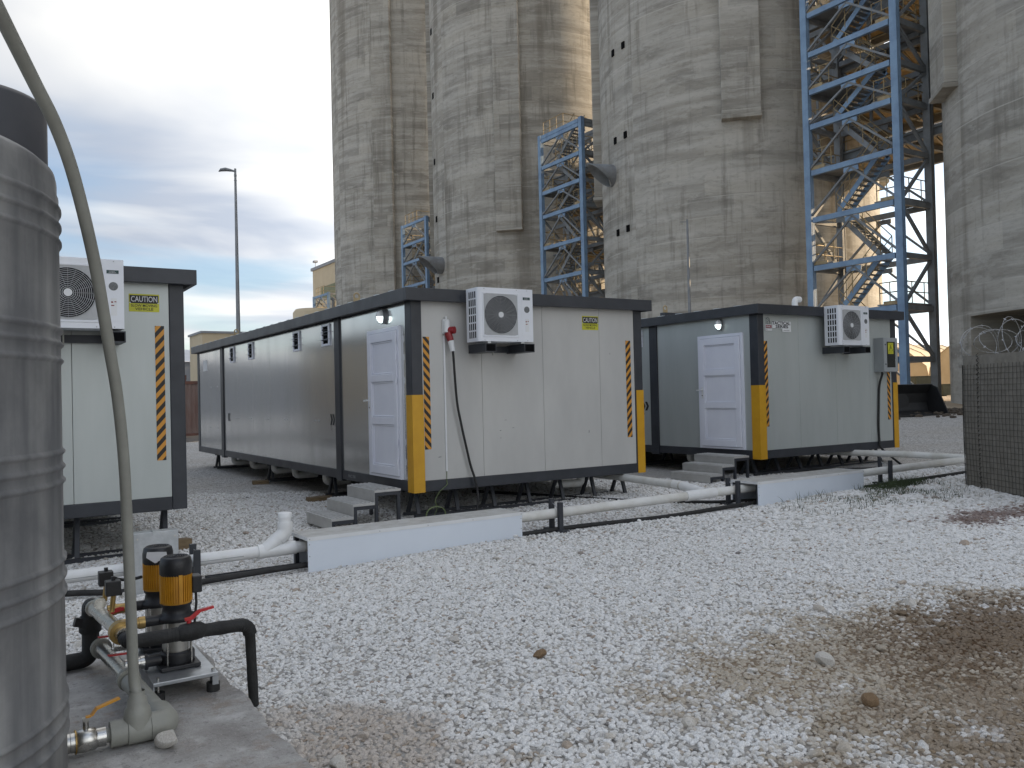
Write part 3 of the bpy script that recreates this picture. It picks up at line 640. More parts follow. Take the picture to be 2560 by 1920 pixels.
# ------------------------------------------------------------------ air conditioners
def make_ac(label, loc):
    T = thing('air_conditioner', label, 'air conditioner', loc, 'outdoor air conditioning units')
    w, d, h = .83, .30, .685
    # body with rounded left front edge
    r = .055; prof = [(w,0),(w,d),(0,d),(0,r)] + [(r-r*math.cos(a), r-r*math.sin(a)) for a in np.linspace(0,math.pi/2,7)[1:]]
    n = len(prof); vs = [(x,y,0) for x,y in prof] + [(x,y,h) for x,y in prof]
    B = MB().add(vs, [tuple(range(n-1,-1,-1)), tuple(range(n,2*n))] + [(i,(i+1)%n,(i+1)%n+n,i+n) for i in range(n)])
    # opening frame (raised) round the grille
    body = B.build('casing', ac_white, T)
    cx, cz, R = .335, h*.5, .243
    MB().box(cx-.275,cx-.255,-.008,.001,cz-.285,cz+.285).box(cx+.255,cx+.275,-.008,.001,cz-.285,cz+.285).box(cx-.255,cx+.255,-.008,.001,cz+.265,cz+.285).box(cx-.255,cx+.255,-.008,.001,cz-.285,cz-.265).build('grille_frame', ac_white, body, .003)
    # corner plates of the guard: square with a round hole
    g = MB(); k = 48; ring = [(cx+R*math.cos(2*math.pi*i/k), cz+R*math.sin(2*math.pi*i/k)) for i in range(k)]
    def sq(a):
        c, s = math.cos(a), math.sin(a); m = max(abs(c)/.255, abs(s)/.265); return (cx+c/m, cz+s/m)
    outr = [sq(2*math.pi*i/k) for i in range(k)]
    g.add([(x,-.003,z) for x,z in ring]+[(x,-.003,z) for x,z in outr], [(i,(i+1)%k,(i+1)%k+k,i+k) for i in range(k)])
    g.build('guard_plate', ac_grey, body)
    MB().cyl((cx,-.0015,cz),(cx,-.0008,cz),R+.01,40).build('fan_opening', dark_hole, body)
    gr = MB()
    for q in np.arange(.050, R+.001, .0175):
        gr.tube([(cx+q*math.cos(a),-.007,cz+q*math.sin(a)) for a in np.linspace(0,2*math.pi,41)[:-1]], .0032, 5, closed=True)
    for i in range(20):
        a = 2*math.pi*i/20; gr.bar((cx+.045*math.cos(a),-.005,cz+.045*math.sin(a)),(cx+R*math.cos(a),-.005,cz+R*math.sin(a)),.0022,.0022,up=(0,1,0))
    gr.build('fan_guard', ac_grey, body)
    MB().cyl((cx,-.003,cz),(cx,-.012,cz),.038,24).build('guard_hub', sign_white, body)
    # louvre slots at the side
    for i in range(4):
        for j in range(6):
            y = .062+i*.048; z = .045+j*.102
            MB().box(-.0012,.0005,y,y+.026,z,z+.082).build('side_slot', dark_hole, body)
    # right hand service panel: badge, label, seams
    MB().box(.655,.805,-.0025,0,.075,.635).build('service_panel', ac_white, body, .002)
    lg = MB().box(.675,.785,-.005,-.0025,.545,.58).build('badge', logo_green, body, .004)
    text('HAJA', text_white, lg, (.70,-.006,.5645), (1,0,0),(0,0,1), .012, .05, depth=0); text('GENERAL', text_white, lg, (.695,-.006,.551), (1,0,0),(0,0,1), .012, .07, depth=0)
    MB().cyl((.735,-.0025,.42),(.735,-.005,.42),.042,24).build('round_label', label_grey, body)
    MB().box(.71,.765,-.0045,-.0025,.13,.30).build('rating_label', sign_white, body)
    MB().box(.712,.73,-.0055,-.0045,.255,.27).box(.742,.76,-.0055,-.0045,.262,.272).box(.712,.74,-.0055,-.0045,.225,.235).build('label_print', sign_red, body)
    for x in (.09,.58,.74):
        for z in (.015,h-.018): MB().cyl((x,-.0005,z),(x,-.004,z),.006,8).build('screw', ac_grey, body)
    # feet and wall brackets
    for x in (.16,.67): MB().bar((x,.01,-.012),(x,d-.01,-.012),.05,.02).build('foot', galv, T)
    for x in (.09,.68): MB().box(x,x+.16,-.01,d+.125,-.135,-.024).build('bracket', frame_grey, T)
    for x in (.09,.68): MB().box(x+.012,x+.148,-.012,-.0099,-.123,-.036).build('bracket_mouth', dark_hole, T)
    MB().box(.12,.78,d+.07,d+.115,-.12,-.04).build('back_bar', frame_grey, T)
    MB().tube([(.30,.16,-.02),(.30,.16,-.17)],.009,8).build('drain_hose', ppr_grey, T)
    return T
acB = make_ac('white air conditioner on the end wall beside the red power plug', (.735,-.425,.40+1.885))
acA = copy_tree(acB); acA.location = (-4.18,-.425,.40+1.945); acA['label'] = 'white air conditioner on the end wall behind the leaning grey pipe'
acC = copy_tree(acB); acC.location = (7.87,-.475,.40+1.925); acC['label'] = 'white air conditioner on the end wall beside the meter cabinet'

# ------------------------------------------------------------------ signs, plug, lamps, cabinet
def caution(label, x0, z0, y, w=.294, h=.20):
    T = thing('caution_sign', label, 'sign', (x0,y,z0), 'yellow caution signs')
    MB().box(0,w,-.004,-.0005,0,h).build('plate', sign_yellow, T, .002)
    MB().box(.008,w-.008,-.0055,-.004,h*.47,h-.014).build('black_field', sign_black, T)
    text('CAUTION', text_white, T, (w*.07,-.0058,h*.56), (1,0,0),(0,0,1), h*.44, w*.86, bold=.006)
    text('SLOW MOVING', text_black, T, (w*.07,-.0045,h*.275), (1,0,0),(0,0,1), h*.21, w*.86, bold=.014)
    text('VEHICLE', text_black, T, (w*.20,-.0045,h*.085), (1,0,0),(0,0,1), h*.21, w*.60, bold=.014)
    for x in (.012,w-.012): MB().cyl((x,-.004,h*.5),(x,-.009,h*.5),.006,10).build('screw', sign_white, T)
    return T
caution('caution sign reading slow moving vehicle, on the wall with the power plug', 2.706, .40+2.105, .012)
caution('caution sign reading slow moving vehicle, by the leaning grey pipe', -3.245, .40+2.166, .012, .298, .188)

T = thing('series_sign', 'white tactical series sign with small red FNC plate', 'sign', (6.494,-.051,.40+2.16))
MB().box(.17,.64,-.004,0,.055,.175).box(.42,.64,-.004,0,0,.055).box(0,.16,-.004,0,.012,.115).build('plate', sign_white, T, .001)
text('TACTICAL', text_black, T, (.165,-.0045,.118), (1,0,0),(0,0,1), .074, .46, bold=.03); text('SERIES', text_black, T, (.25,-.0045,.064), (1,0,0),(0,0,1), .068, .32, bold=.03)
MB().box(.008,.152,-.0055,-.004,.055,.105).build('red_plate', sign_red, T); text('FNC', text_white, T, (.022,-.006,.066), (1,0,0),(0,0,1), .038, .115, bold=.01)
MB().box(.01,.15,-.005,-.004,.038,.046).box(.01,.05,-.005,-.004,.022,.03).box(.45,.60,-.005,-.004,.018,.028).build('small_print', text_dull, T)
mk = MB()
for p in ([(.02,.12),(.02,.215),(.06,.235),(.10,.21),(.10,.13)],[(.05,.125),(.05,.165),(.085,.185),(.12,.165),(.12,.125),(.05,.125)],[(.02,.215),(.055,.20),(.10,.205)]): mk.tube([(x,-.003,z) for x,z in p],.0025,5)
mk.build('emblem', logo_green, T)

def wall_light(label, loc):
    T = thing('wall_light', label, 'lamp', loc, 'bulkhead lamps over the cabin doors')
    k = 20; oval = [(.062*math.cos(2*math.pi*i/k), .098*math.sin(2*math.pi*i/k)) for i in range(k)]
    m = MB(); vs = [(0,y,z) for y,z in oval]+[(-.035,y,z) for y,z in oval]
    m.add(vs, [tuple(range(2*k-1,k-1,-1))]+[(i,(i+1)%k,(i+1)%k+k,i+k) for i in range(k)]); m.build('base', lamp_grey, T)
    rings = [(.95,-.036),(.93,-.055),(.84,-.078),(.62,-.098),(.32,-.108),(.02,-.111)]; vs = [(d,y*q*.9,z*q*.92) for q,d in rings for y,z in oval]
    for nm, mt, low in (('glass',glass,False),('lit_bulb',lit,True)):
        MB().add(vs, [(i*k+j,i*k+(j+1)%k,(i+1)*k+(j+1)%k,(i+1)*k+j) for i in range(5) for j in range(k) if (j >= 10) == low], True).build(nm, mt, T)
    m = MB(); m.tube([(-.037,y*1.02,z*1.02) for y,z in oval],.006,6,closed=True); m.tube([(-.03,0,.1),(-.085,0,.085),(-.118,0,0),(-.085,0,-.085),(-.03,0,-.1)],.004,6); m.build('guard', lamp_grey, T)
    return T
wall_light('lit bulkhead lamp over the door of the silver-sided cabin', (.011,.83,.40+2.285)); wall_light('lit bulkhead lamp over the door of the cabin with the series sign', (6.316,.78,.40+2.335))

T = thing('power_plug', 'white and red power socket and plug on the end wall', 'power plug', (.49,.012,.40+2.0))
MB().box(-.045,.045,-.03,0,.0,.19).cyl((0,-.045,.17),(0,-.045,.02),.042,18).build('socket_box', sign_white, T, .006)
MB().cyl((0,-.03,.19),(0,-.03,.225),.014,10).build('cable_gland', sign_white, T)
MB().cyl((.03,-.06,.045),(.075,-.125,.045),.047,20).build('red_lid', red_plug, T)
MB().cyl((.008,-.06,.015),(.035,-.085,-.09),.047,20,.042).build('red_plug', red_plug, T); MB().cyl((.035,-.085,-.09),(.055,-.095,-.225),.04,18,.032).build('plug_body', sign_white, T)
tag(MB().tube(smooth_path([(.545,-.09,.40+1.78),(.60,-.06,1.56),(.66,-.05,1.25),(.72,-.05,.98),(.79,-.045,.70),(.84,-.06,.53),(.865,-.07,.40),(.86,-.1,.26),(.80,-.16,.12),(.62,-.4,.05),(.3,-.9,.045)]),.0155,10).build('power_cable', black_rubber), 'thick black power cable hanging from the red plug', 'cable')
tag(MB().box(.455,.475,-.008,.0115,.64,2.38).build('cable_trunking', sign_white), 'thin white cable trunking below the power plug', 'trunking')
ew = MB().tube(smooth_path([(.462,-.004,.64),(.458,-.006,.52),(.45,-.02,.47),(.33,-.06,.40),(.24,-.1,.30),(.25,-.12,.20),(.2,-.14,.12)]),.0045,6)
for q in (0,.012): ew.tube([(.22+.135*math.cos(a),-.15+q,.125+.10*math.sin(a)) for a in np.linspace(0,2*math.pi,25)[:-1]],.006,6,closed=True)
tag(ew.build('earth_wire', earth_wire), 'coil of green and yellow earth wire under the cabin edge', 'wire')

T = thing('meter_cabinet', 'grey meter cabinet with yellow electrical warning label', 'cabinet', (9.445,-.251,.40+1.462))
MB().box(0,.435,.02,.20,0,.63).build('body', box_grey, T, .004); dr = MB().box(.004,.10,0,.018,.004,.626).box(.36,.431,0,.018,.004,.626).box(.10,.36,0,.018,.004,.08).box(.10,.36,0,.018,.555,.626).build('door', box_grey, T, .002)
MB().box(.10,.36,.006,.016,.08,.555).build('window', pm('cabinet_glass',(.02,.022,.022),(.03,.03,.028),4,.08), dr)
MB().box(.14,.30,.001,.005,.33,.535).build('warning_label', sign_yellow, dr)
tr = MB(); tri = [(.162,.385),(.278,.385),(.22,.49)]; tr.tube([(x,.0005,z) for x,z in tri],.005,6,closed=True); tr.add([(.222,-.0008,.475),(.205,-.0008,.432),(.219,-.0008,.432),(.214,-.0008,.395),(.235,-.0008,.443),(.222,-.0008,.443)],[(0,5,4,3,2,1)]); tr.build('warning_symbol', text_black, dr)
text('DANGER', text_black, dr, (.155,.0005,.505),(1,0,0),(0,0,1),.022,.13,depth=0); text('OF DEATH', text_black, dr, (.165,.0005,.345),(1,0,0),(0,0,1),.018,.11,depth=0)
for z in (.14,.50): MB().cyl((.052,-.001,z),(.052,-.01,z),.013,12).build('lock', black_plastic, dr)
MB().cyl((.10,.11,0),(.10,.11,-.03),.02,12).build('cable_gland', black_plastic, T)
tag(MB().tube(smooth_path([(9.545,-.15,1.84),(9.54,-.08,1.6),(9.51,-.075,1.2),(9.49,-.075,.9),(9.50,-.075,.62),(9.44,-.14,.47),(9.22,-.5,.32),(9.12,-.75,.20)]),.02,10).build('supply_cable', black_rubber), 'black supply cable dropping from the meter cabinet', 'cable')

# ------------------------------------------------------------------ steps
def steps(label, x, y, zf, rz=0):
    g = hgt(x-.6,y+.6); T = thing('door_steps', label, 'steps', (x,y,g), 'three-tread metal door steps', rz)
    z3 = zf-g
    dz = (z3-.0)/3.0
    for i in range(3):
        zt = z3-dz*(2-i)*1.0; x0 = -1.03+.28*i
        x1 = x0+(.285 if i < 2 else .36)
        tr = MB().box(x0,x1,0,.91,zt-.03,zt).build('tread', chequer, T, .002)
        for k in range(1,6):
            xx = x0+(x1-x0)*k/6; MB().box(xx-.011,xx+.011,.015,.895,zt+.0005,zt+.012).build('tread_rib', tread_alu, tr, .003)
        MB().box(x0+.002,x0+.006,.002,.908,max(.01,zt-dz),zt-.031).build('riser', chequer, T)
        for yy in (.02,.89):
            MB().box(x0+.007,x1-.002,yy-.018,yy+.018,zt-.075,zt-.032).build('stringer', frame_grey, T)
            MB().box(x0+.010,x0+.05,yy-.019,yy+.019,.0,zt-.033).build('leg', frame_grey, T)
            if i == 2: MB().box(x1-.05,x1-.01,yy-.019,yy+.019,0,zt-.033).build('leg', frame_grey, T)
    return T
steps('ribbed metal steps at the door of the silver-sided cabin', 0,.16,.455)
steps('chequer plate steps at the door of the cabin with the series sign', 6.30,.10,.50)

# ------------------------------------------------------------------ drain line along the cabin ends
def pv(x): return -1.60-.034*(x+.8)          # the line runs a little askew to the cabins
def pz(x): return .175+.0165*(x+2.3)
def P(x, dz=0): return (x, pv(x), pz(x)+dz)
T = thing('drain_pipe', 'long white plastic drain pipe running past the cabin ends', 'pipe', (-4.5,pv(-4.5),0), world=True)
MB().cyl(P(-6.2),P(-2.52),.055,20).build('pipe_section', pvc, T); MB().cyl(P(-2.52),P(-1.95),.055,20).build('pipe_section', pvc, T)
MB().cyl(P(-1.95),P(3.05),.056,20).build('pipe_section', pvc_dirty, T); MB().cyl(P(3.05),P(9.3),.056,20).build('pipe_section', pvc_dirty, T)
MB().bar((-6.2,pv(-6.2)-.054,pz(-6.2)-.012),(-2.53,pv(-2.53)-.054,pz(-2.53)-.012),.003,.005).build('print_line', text_dull, T)
y_ = MB(); y_.cyl(P(-2.38),P(-2.03),.064,24); y_.cyl(P(-2.33),(-2.175,pv(-2.17),pz(-2.17)+.125),.0635,24); y_.build('wye_fitting', pvc, T)
MB().cyl(P(-2.39),P(-2.34),.068,24).build('wye_collar', pvc, T)
a = Vector((-2.195,pv(-2.2),pz(-2.2)+.10)); dv_ = Vector((.155,0,.125)).normalized()
MB().tube(bend([a, a+dv_*.09, a+dv_*.09+Vector((0,0,.10))],.05),.069,24).build('elbow', pvc, T)
b_ = a+dv_*.09+Vector((0,0,.055)); MB().cyl(b_-Vector((0,0,.002)),b_+Vector((0,0,.035)),.072,24).build('elbow_collar', pvc, T)
MB().cyl(b_,b_+Vector((0,0,.10)),.059,24).build('riser', pvc, T); MB().lathe([(.066,0),(.066,.04),(.060,.05),(0,.052)],24,b_+Vector((0,0,.085))).build('end_cap', pvc, T)
MB().cyl(P(2.95),P(3.45),.066,20).build('tee_fitting', pvc, T)
j = Vector(P(3.2)); MB().tube([j, j+Vector((.10,.10,.01)), Vector((3.36,-1.25,.325))],.062,18).build('branch_socket', pvc, T)
MB().cyl((3.36,-1.28,.325),(3.45,.2,.34),.055,18).build('branch_pipe', pvc_dirty, T); MB().cyl((3.365,-1.2,.325),(3.375,-1.08,.327),.063,18).build('coupling', pvc, T); MB().cyl((3.45,.2,.34),(3.5,3.5,.36),.055,18).build('branch_pipe', pvc_dirty, T)
MB().cyl(P(9.25),(9.5,pv(9.4)+.1,.38),.062,18).build('elbow', pvc_dirty, T); MB().tube([P(9.3),(9.05,-1.0,.40),(8.6,.6,.41)],.055,18).build('branch_pipe', pvc_dirty, T)
def support(x, label, hh=.30, gap=.085):
    g = hgt(x,pv(x)); T = thing('pipe_support', label, 'pipe support', (x,pv(x),g), 'steel pipe supports')
    for d in (-gap,gap): MB().box(-.028,.028,d-.022,d+.022,-.02,hh+(.03 if d > 0 else 0)).build('upright', frame_grey, T, .003)
    MB().box(-.05,.05,-.19,.19,-.02,.022).build('foot_plate', frame_grey, T)
    MB().tube([(0,-gap,hh*.95),(.02,0,pz(x)-g+.058),(0,gap,hh*.98)],.004,5).build('tie_wire', galv, T)
support(-2.95,'grey pipe support next to the pipe wye with the capped riser'); support(.98,'grey pipe support near the ribbed steps cover end',.33); support(3.78,'grey pipe support against the cover by the chequer plate steps',.33); support(6.95,'grey pipe support between the pipe cover and the mesh barrier',.36); support(-5.1,'grey pipe support behind the water tank')
tag(MB().tube(smooth_path([(-6.5,pv(-6.5)-.12,-.03),(-4.3,pv(-4)-.06,.03),(-3.4,-1.75,-.0),(-2.2,-1.75,.03),(-1,-1.7,.03),(.5,-1.72,.05),(1.3,-1.74,.06),(2.4,-1.92,.075),(3.4,-1.95,.10),(4.2,-1.9,.10),(6.4,-1.95,.13),(8.2,-2.05,.17),(9.6,-2.1,.2)]),.026,12).build('black_hose', black_rubber), 'black hose lying on the gravel along the drain pipe', 'hose')
tag(MB().tube(smooth_path([(2.1,2.2,.07),(2.6,.9,.075),(3.0,-.3,.08),(3.6,-1.4,.10),(4.3,-1.75,.10)]),.022,10).build('black_hose', black_rubber), 'black hose coming out from under the cabin edge to the drain line', 'hose')
tag(MB().tube(smooth_path([(6.9,.7,.14),(8.0,.1,.15),(8.8,-.7,.16),(9.5,-1.3,.17)]),.022,10).build('black_hose', black_rubber), 'black hose crossing below the meter cabinet', 'hose')
def channel(x0, x1, label):
    m = MB(); 
    for d in (-.04,.04): m.box(x0,x1,d-.004,d+.004,0,.05)
    o = m.box(x0,x1,-.036,.036,0,.006).build('steel_channel', frame_grey); o.location = (0,pv((x0+x1)/2)-.03,hgt((x0+x1)/2,-1.6)+.01); o.rotation_euler = (0,-.015,-.034)
    tag(o, label, 'steel channel', 'dark steel channels under the pipe')
channel(-4.2,-2.95,'dark steel channel under the pipe left of its capped riser'); channel(-2.85,-1.95,'dark steel channel running into the pipe cover with the tall panel')

# step-over covers
cover_white = pm('cover_white',(.68,.73,.80),(.64,.69,.76),1.2,.4,0,.02,30)
def cover(x0, x1, y0, dpt, h, label, rz):
    g = hgt((x0+x1)/2,y0); T = thing('pipe_cover', label, 'pipe cover', (x0,y0,g), 'white step-over covers on the drain pipe', rz); L = x1-x0
    MB().box(0,L,0,.012,-.03,h-.03).build('front_panel', cover_white, T, .002); MB().box(.02,L-.02,dpt-.012,dpt,-.03,h-.03).build('back_panel', cover_white, T)
    MB().box(-.004,L+.004,-.006,.0,h-.036,h).build('edge_trim', sign_white, T); MB().box(-.008,-.004,-.006,dpt,h-.032,h).build('edge_trim', sign_white, T); MB().box(L+.004,L+.008,-.006,dpt,h-.032,h).build('edge_trim', sign_white, T)
    MB().box(.004,L-.004,.003,dpt-.003,h-.025,h-.003).build('top_plate', chequer, T)
    tp = MB(); n = int(dpt/.022)
    for i in range(1,n): tp.box(.01,L-.01,i*dpt/n-.003,i*dpt/n+.003,h-.003,h+.0005)
    tp.build('plate_ribs', tread_alu, T)
    for x in (.02,L-.06):
        for y in (.014,dpt-.055): MB().box(x,x+.04,y,y+.04,-.03,h-.026).build('leg', frame_grey, T)
    for x in (.015,L*.3,L*.52,L*.74,L-.015): MB().cyl((x,-.006,h-.02),(x,-.009,h-.02),.006,8).build('screw', ac_grey, T)
    for x in (.015,L-.015):
        for z in (h-.07,h*.4): MB().cyl((x,.0,z),(x,-.003,z),.006,8).build('screw', ac_grey, T)
cover(-2.0,.45,-1.83,.46,.30,'white pipe cover in front of the ribbed steps',R_(1.6)); cover(3.95,6.25,-2.03,.46,.295,'white pipe cover standing in the grass beside the mesh barrier',R_(1.2))

# ------------------------------------------------------------------ slab, tank, pump set
SZ = .08
bm_pts = [(-3.46+.012*math.sin(7*y)+.01*math.sin(17*y), y) for y in np.linspace(-9.2,-3.95,40)]
sb = MB(); poly = bm_pts + [(x,-3.93+.012*math.sin(9*x)) for x in np.linspace(-3.5,-7.2,24)] + [(-7.2,-9.2)]
n = len(poly); sb.add([(x,y,SZ) for x,y in poly]+[(x+(.03 if x > -3.6 else 0),y+(.03 if y > -4 else 0),-.12) for x,y in poly], [tuple(range(n))]+[(i+n,(i+1)%n+n,(i+1)%n,i) for i in range(n)])
tag(sb.build('concrete_slab', slab_conc, bevel=.012), None, None, kind='structure')

TC = Vector((-5.21,-5.62,SZ))
T = thing('water_tank', 'large round grey plastic water tank with moulded ribs', 'water tank', TC)
R9 = .90; prof = [(0,0),(R9-.02,0),(R9,.03)]
ribs = [.24,.30,.36,.78,.845,.91,1.215,1.272,1.33,1.69,1.755,1.81,2.16,2.225,2.29]
for z in ribs: prof += [(R9,z-.016),(R9+.003,z-.011),(R9+.010,z-.004),(R9+.010,z+.004),(R9+.003,z+.011),(R9,z+.016)]
prof += [(R9,2.34),(R9-.006,2.355),(R9-.006,2.40),(R9-.012,2.43),(R9-.04,2.455),(R9-.1,2.475),(.45,2.56),(0,2.58)]
MB().lathe(prof, 96).build('shell', tank_grey, T)
lx, ly = -4.64+5.21, -5.57+5.62
lid_mat = pm('tank_lid',(.062,.064,.075),(.05,.052,.06),3,.5,0,.1,20)
MB().lathe([(.30,2.44),(.30,2.715),(.285,2.735),(.25,2.745),(0,2.76)],48,(lx,ly,0)).build('inspection_lid', lid_mat, T)

# tank outlet: union, ball valve, tee with vent riser, elbow, pipe to the pump manifold
ZP = SZ+.062
T = thing('tank_outlet', 'grey tank outlet pipe with steel ball valve and tee', 'pipe', (-4.1,-5.43,SZ), world=True)
MB().cyl((-4.45,-5.43,ZP),(-4.29,-5.43,ZP),.032,16).build('nipple', steel, T)
hexn = lambda a, b, r: MB().tube([a,b],r,6)
hexn((-4.315,-5.43,ZP),(-4.285,-5.43,ZP),.046).build('hex_nut', steel, T); hexn((-4.283,-5.43,ZP),(-4.262,-5.43,ZP),.046).build('hex_nut', steel, T)
MB().lathe([(.036,-.045),(.047,-.035),(.05,0),(.047,.035),(.036,.045)],20,(-4.222,-5.43,ZP),(1,0,0)).build('valve_body', steel, T); MB().cyl((-4.2655,-5.43,ZP),(-4.26,-5.43,ZP),.051,20).build('seal_ring', brass, T)
hexn((-4.182,-5.43,ZP),(-4.145,-5.43,ZP),.044).build('hex_nut', steel, T)
MB().cyl((-4.222,-5.43,ZP+.04),(-4.222,-5.43,ZP+.095),.012,10).build('valve_stem', steel, T); MB().box(-4.235,-4.209,-5.443,-5.417,ZP+.082,ZP+.096).build('stem_nut', steel, T)
MB().bar((-4.222,-5.43,ZP+.098),(-4.20,-5.43,ZP+.100),.022,.006).bar((-4.20,-5.43,ZP+.100),(-4.18,-5.425,ZP+.125),.022,.006).bar((-4.18,-5.425,ZP+.125),(-4.085,-5.405,ZP+.145),.022,.009).build('lever', orange_paint, T)
MB().cyl((-4.145,-5.43,ZP),(-4.125,-5.43,ZP),.03,16).build('thread', ppr_grey, T); MB().cyl((-4.128,-5.43,ZP),(-4.06,-5.43,ZP),.056,24).build('socket', ppr_grey, T); MB().cyl((-4.058,-5.43,ZP),(-3.965,-5.43,ZP),.060,24).build('tee', ppr_grey, T)
MB().lathe([(.060,0),(.058,.055),(.052,.085),(.044,.095),(.042,.125),(.034,.135),(.032,.16)],24,(-4.015,-5.43,ZP+.01)).build('tee_branch', ppr_grey, T)
MB().tube(bend([(-3.963,-5.43,ZP),(-3.895,-5.43,ZP),(-3.905,-5.30,ZP+.005)],.06,8),.060,24).build('elbow', ppr_grey, T)
MB().cyl((-3.904,-5.32,ZP+.004),(-3.968,-4.90,.195),.046,24).build('pipe', ppr_grey, T)
pix = [(289,1465),(283,1320),(276,1160),(268,1000),(254,860),(235,745),(205,570),(162,390),(122,275),(76,182),(24,78),(-30,-30),(-80,-120)]
dep = [3.755,3.74,3.70,3.64,3.56,3.48,3.34,3.16,3.02,2.88,2.72,2.56,2.45]
kk = 2560/2212
pts = [(-4.015,-5.43,ZP+.15)]+[at(x*kk,y*kk,d) for (x,y),d in zip(pix,dep)]
tag(MB().tube(smooth_path(pts,5),.0235,16).build('vent_pipe', ppr_grey), 'tall thin grey plastic pipe leaning over the water tank', 'pipe')

T = thing('pump_set', 'twin vertical pump set with yellow motors on the concrete slab', 'pump', (-3.72,-4.52,SZ), world=True)
MB().box(-3.875,-3.555,-4.97,-4.08,.165,.185).build('base_plate', galv, T, .003); MB().box(-3.875,-3.868,-4.97,-4.08,.10,.165).build('plate_flange', galv, T)
for x in (-3.845,-3.575):
    for y in (-4.93,-4.12):
        MB().cyl((x,y,SZ),(x,y,SZ+.045),.033,18).build('rubber_foot', black_rubber, T); MB().cyl((x,y,SZ+.045),(x,y,.20),.008,8).build('foot_bolt', steel, T)
MB().box(-3.585,-3.555,-4.965,-4.90,.12,.165).build('foot_bracket', galv, T)
def pump(px, py):
    z0 = .186
    b = MB().box(px-.10,px+.10,py-.10,py+.10,z0,z0+.022).lathe([(.0,.02),(.088,.02),(.088,.075),(.078,.085)],28,(px,py,z0)).build('pump_base', black_plastic, T, .004)
    MB().cyl((px-.15,py,z0+.045),(px-.07,py,z0+.045),.03,18).build('suction_port', black_plastic, b); MB().cyl((px-.165,py,z0+.045),(px-.15,py,z0+.045),.042,18).build('port_flange', black_plastic, b)
    MB().lathe([(.070,.08),(.070,.245)],32,(px,py,z0)).build('stage_casing', stainless, T)
    for k in range(4):
        a = math.pi/4+k*math.pi/2; MB().cyl((px+.084*math.cos(a),py+.084*math.sin(a),z0+.02),(px+.084*math.cos(a),py+.084*math.sin(a),z0+.265),.006,8).build('tie_rod', steel, T)
    h = MB().lathe([(.07,.243),(.098,.245),(.098,.268),(.076,.278),(.070,.315),(.078,.325),(.078,.335)],32,(px,py,z0)).build('pump_head', black_plastic, T)
    MB().cyl((px-.16,py,z0+.255),(px-.06,py,z0+.255),.028,18).build('discharge_port', black_plastic, h)
    m = MB().lathe([(.074,.333),(.074,.50)],40,(px,py,z0)).build('motor', pump_yellow, T)
    f = MB()
    for k in range(40):
        a = 2*math.pi*k/40
        if k % 10 in (0,): continue
        f.bar((px+.071*math.cos(a),py+.071*math.sin(a),z0+.345),(px+.071*math.cos(a),py+.071*math.sin(a),z0+.488),.004,.022,up=(math.cos(a),math.sin(a),0))
    f.build('cooling_fins', pump_yellow, m)
    for k in range(4):
        a = 2*math.pi*k/4+.1; MB().bar((px+.075*math.cos(a),py+.075*math.sin(a),z0+.34),(px+.075*math.cos(a),py+.075*math.sin(a),z0+.492),.02,.016,up=(math.cos(a),math.sin(a),0)).build('motor_lug', pump_yellow, m)
    c = MB().lathe([(.080,.485),(.083,.49),(.083,.545),(.076,.575),(.062,.585),(.058,.578),(.0,.578)],36,(px,py,z0)).build('fan_cowl', black_plastic, T)
    for q in (.012,.024,.036,.048): MB().tube([(px+q*math.cos(t),py+q*math.sin(t),z0+.582) for t in np.linspace(0,2*math.pi,19)[:-1]],.003,5,closed=True).build('cowl_ring', black_plastic, c)
    jb = MB().box(px+.074,px+.125,py-.045,py+.045,z0+.38,z0+.47).build('terminal_box', black_plastic, T, .006); MB().tube([(px+.10,py,z0+.38),(px+.10,py-.01,z0+.32),(px+.085,py-.02,z0+.2)],.007,8).build('motor_cable', black_rubber, jb)
pump(-3.71,-4.72); pump(-3.73,-4.31)
MB().add([(-3.80,-4.385,.752),(-3.70,-4.40,.744),(-3.69,-4.395,.70),(-3.76,-4.39,.685),(-3.805,-4.382,.72)],[(0,1,2,3,4)]).build('torn_sticker', text_white, T)
# manifolds
MB().cyl((-3.97,-4.88,.20),(-4.02,-4.16,.20),.038,24).build('suction_manifold', steel, T)
for t_ in (.02,.98): MB().cyl((-3.97-.05*t_,-4.88+.72*t_-.02,.20),(-3.97-.05*t_,-4.88+.72*t_+.02,.20),.056,24).build('manifold_union', ppr_grey, T)
MB().cyl((-3.995,-4.93,.44),(-4.06,-4.18,.44),.036,24).build('discharge_manifold', steel, T)
MB().cyl((-4.0,-4.88,.44),(-4.003,-4.83,.44),.058,24).build('manifold_union', brass, T); MB().cyl((-4.055,-4.22,.44),(-4.058,-4.18,.44),.045,24).build('manifold_union', steel, T)
for py, k in ((-4.72,0),(-4.31,1)):
    MB().cyl((-4.0,py,.44),(-3.87,py,.44),.028,16).build('valve_body', brass, T); hexn((-3.90,py,.44),(-3.87,py,.44),.036).build('hex_nut', brass, T); hexn((-3.985,py,.44),(-3.955,py,.44),.036).build('hex_nut', brass, T)
    MB().bar((-3.93,py-.033,.445),(-3.93,py-.045,.445),.02,.02).bar((-3.935,py-.043,.447),(-4.03,py-.05,.43),.008,.024,up=(0,0,1)).build('valve_lever', red_paint, T)
    MB().cyl((-3.97,py,.232),(-3.87,py,.232),.03,16).build('valve_body', steel, T); hexn((-3.895,py,.232),(-3.87,py,.232),.038).build('hex_nut', steel, T)
    MB().cyl((-3.92,py,.255),(-3.92,py,.29),.01,8).bar((-3.92,py,.292),(-4.05,py-.03,.305),.02,.008).build('valve_lever', red_paint, T)
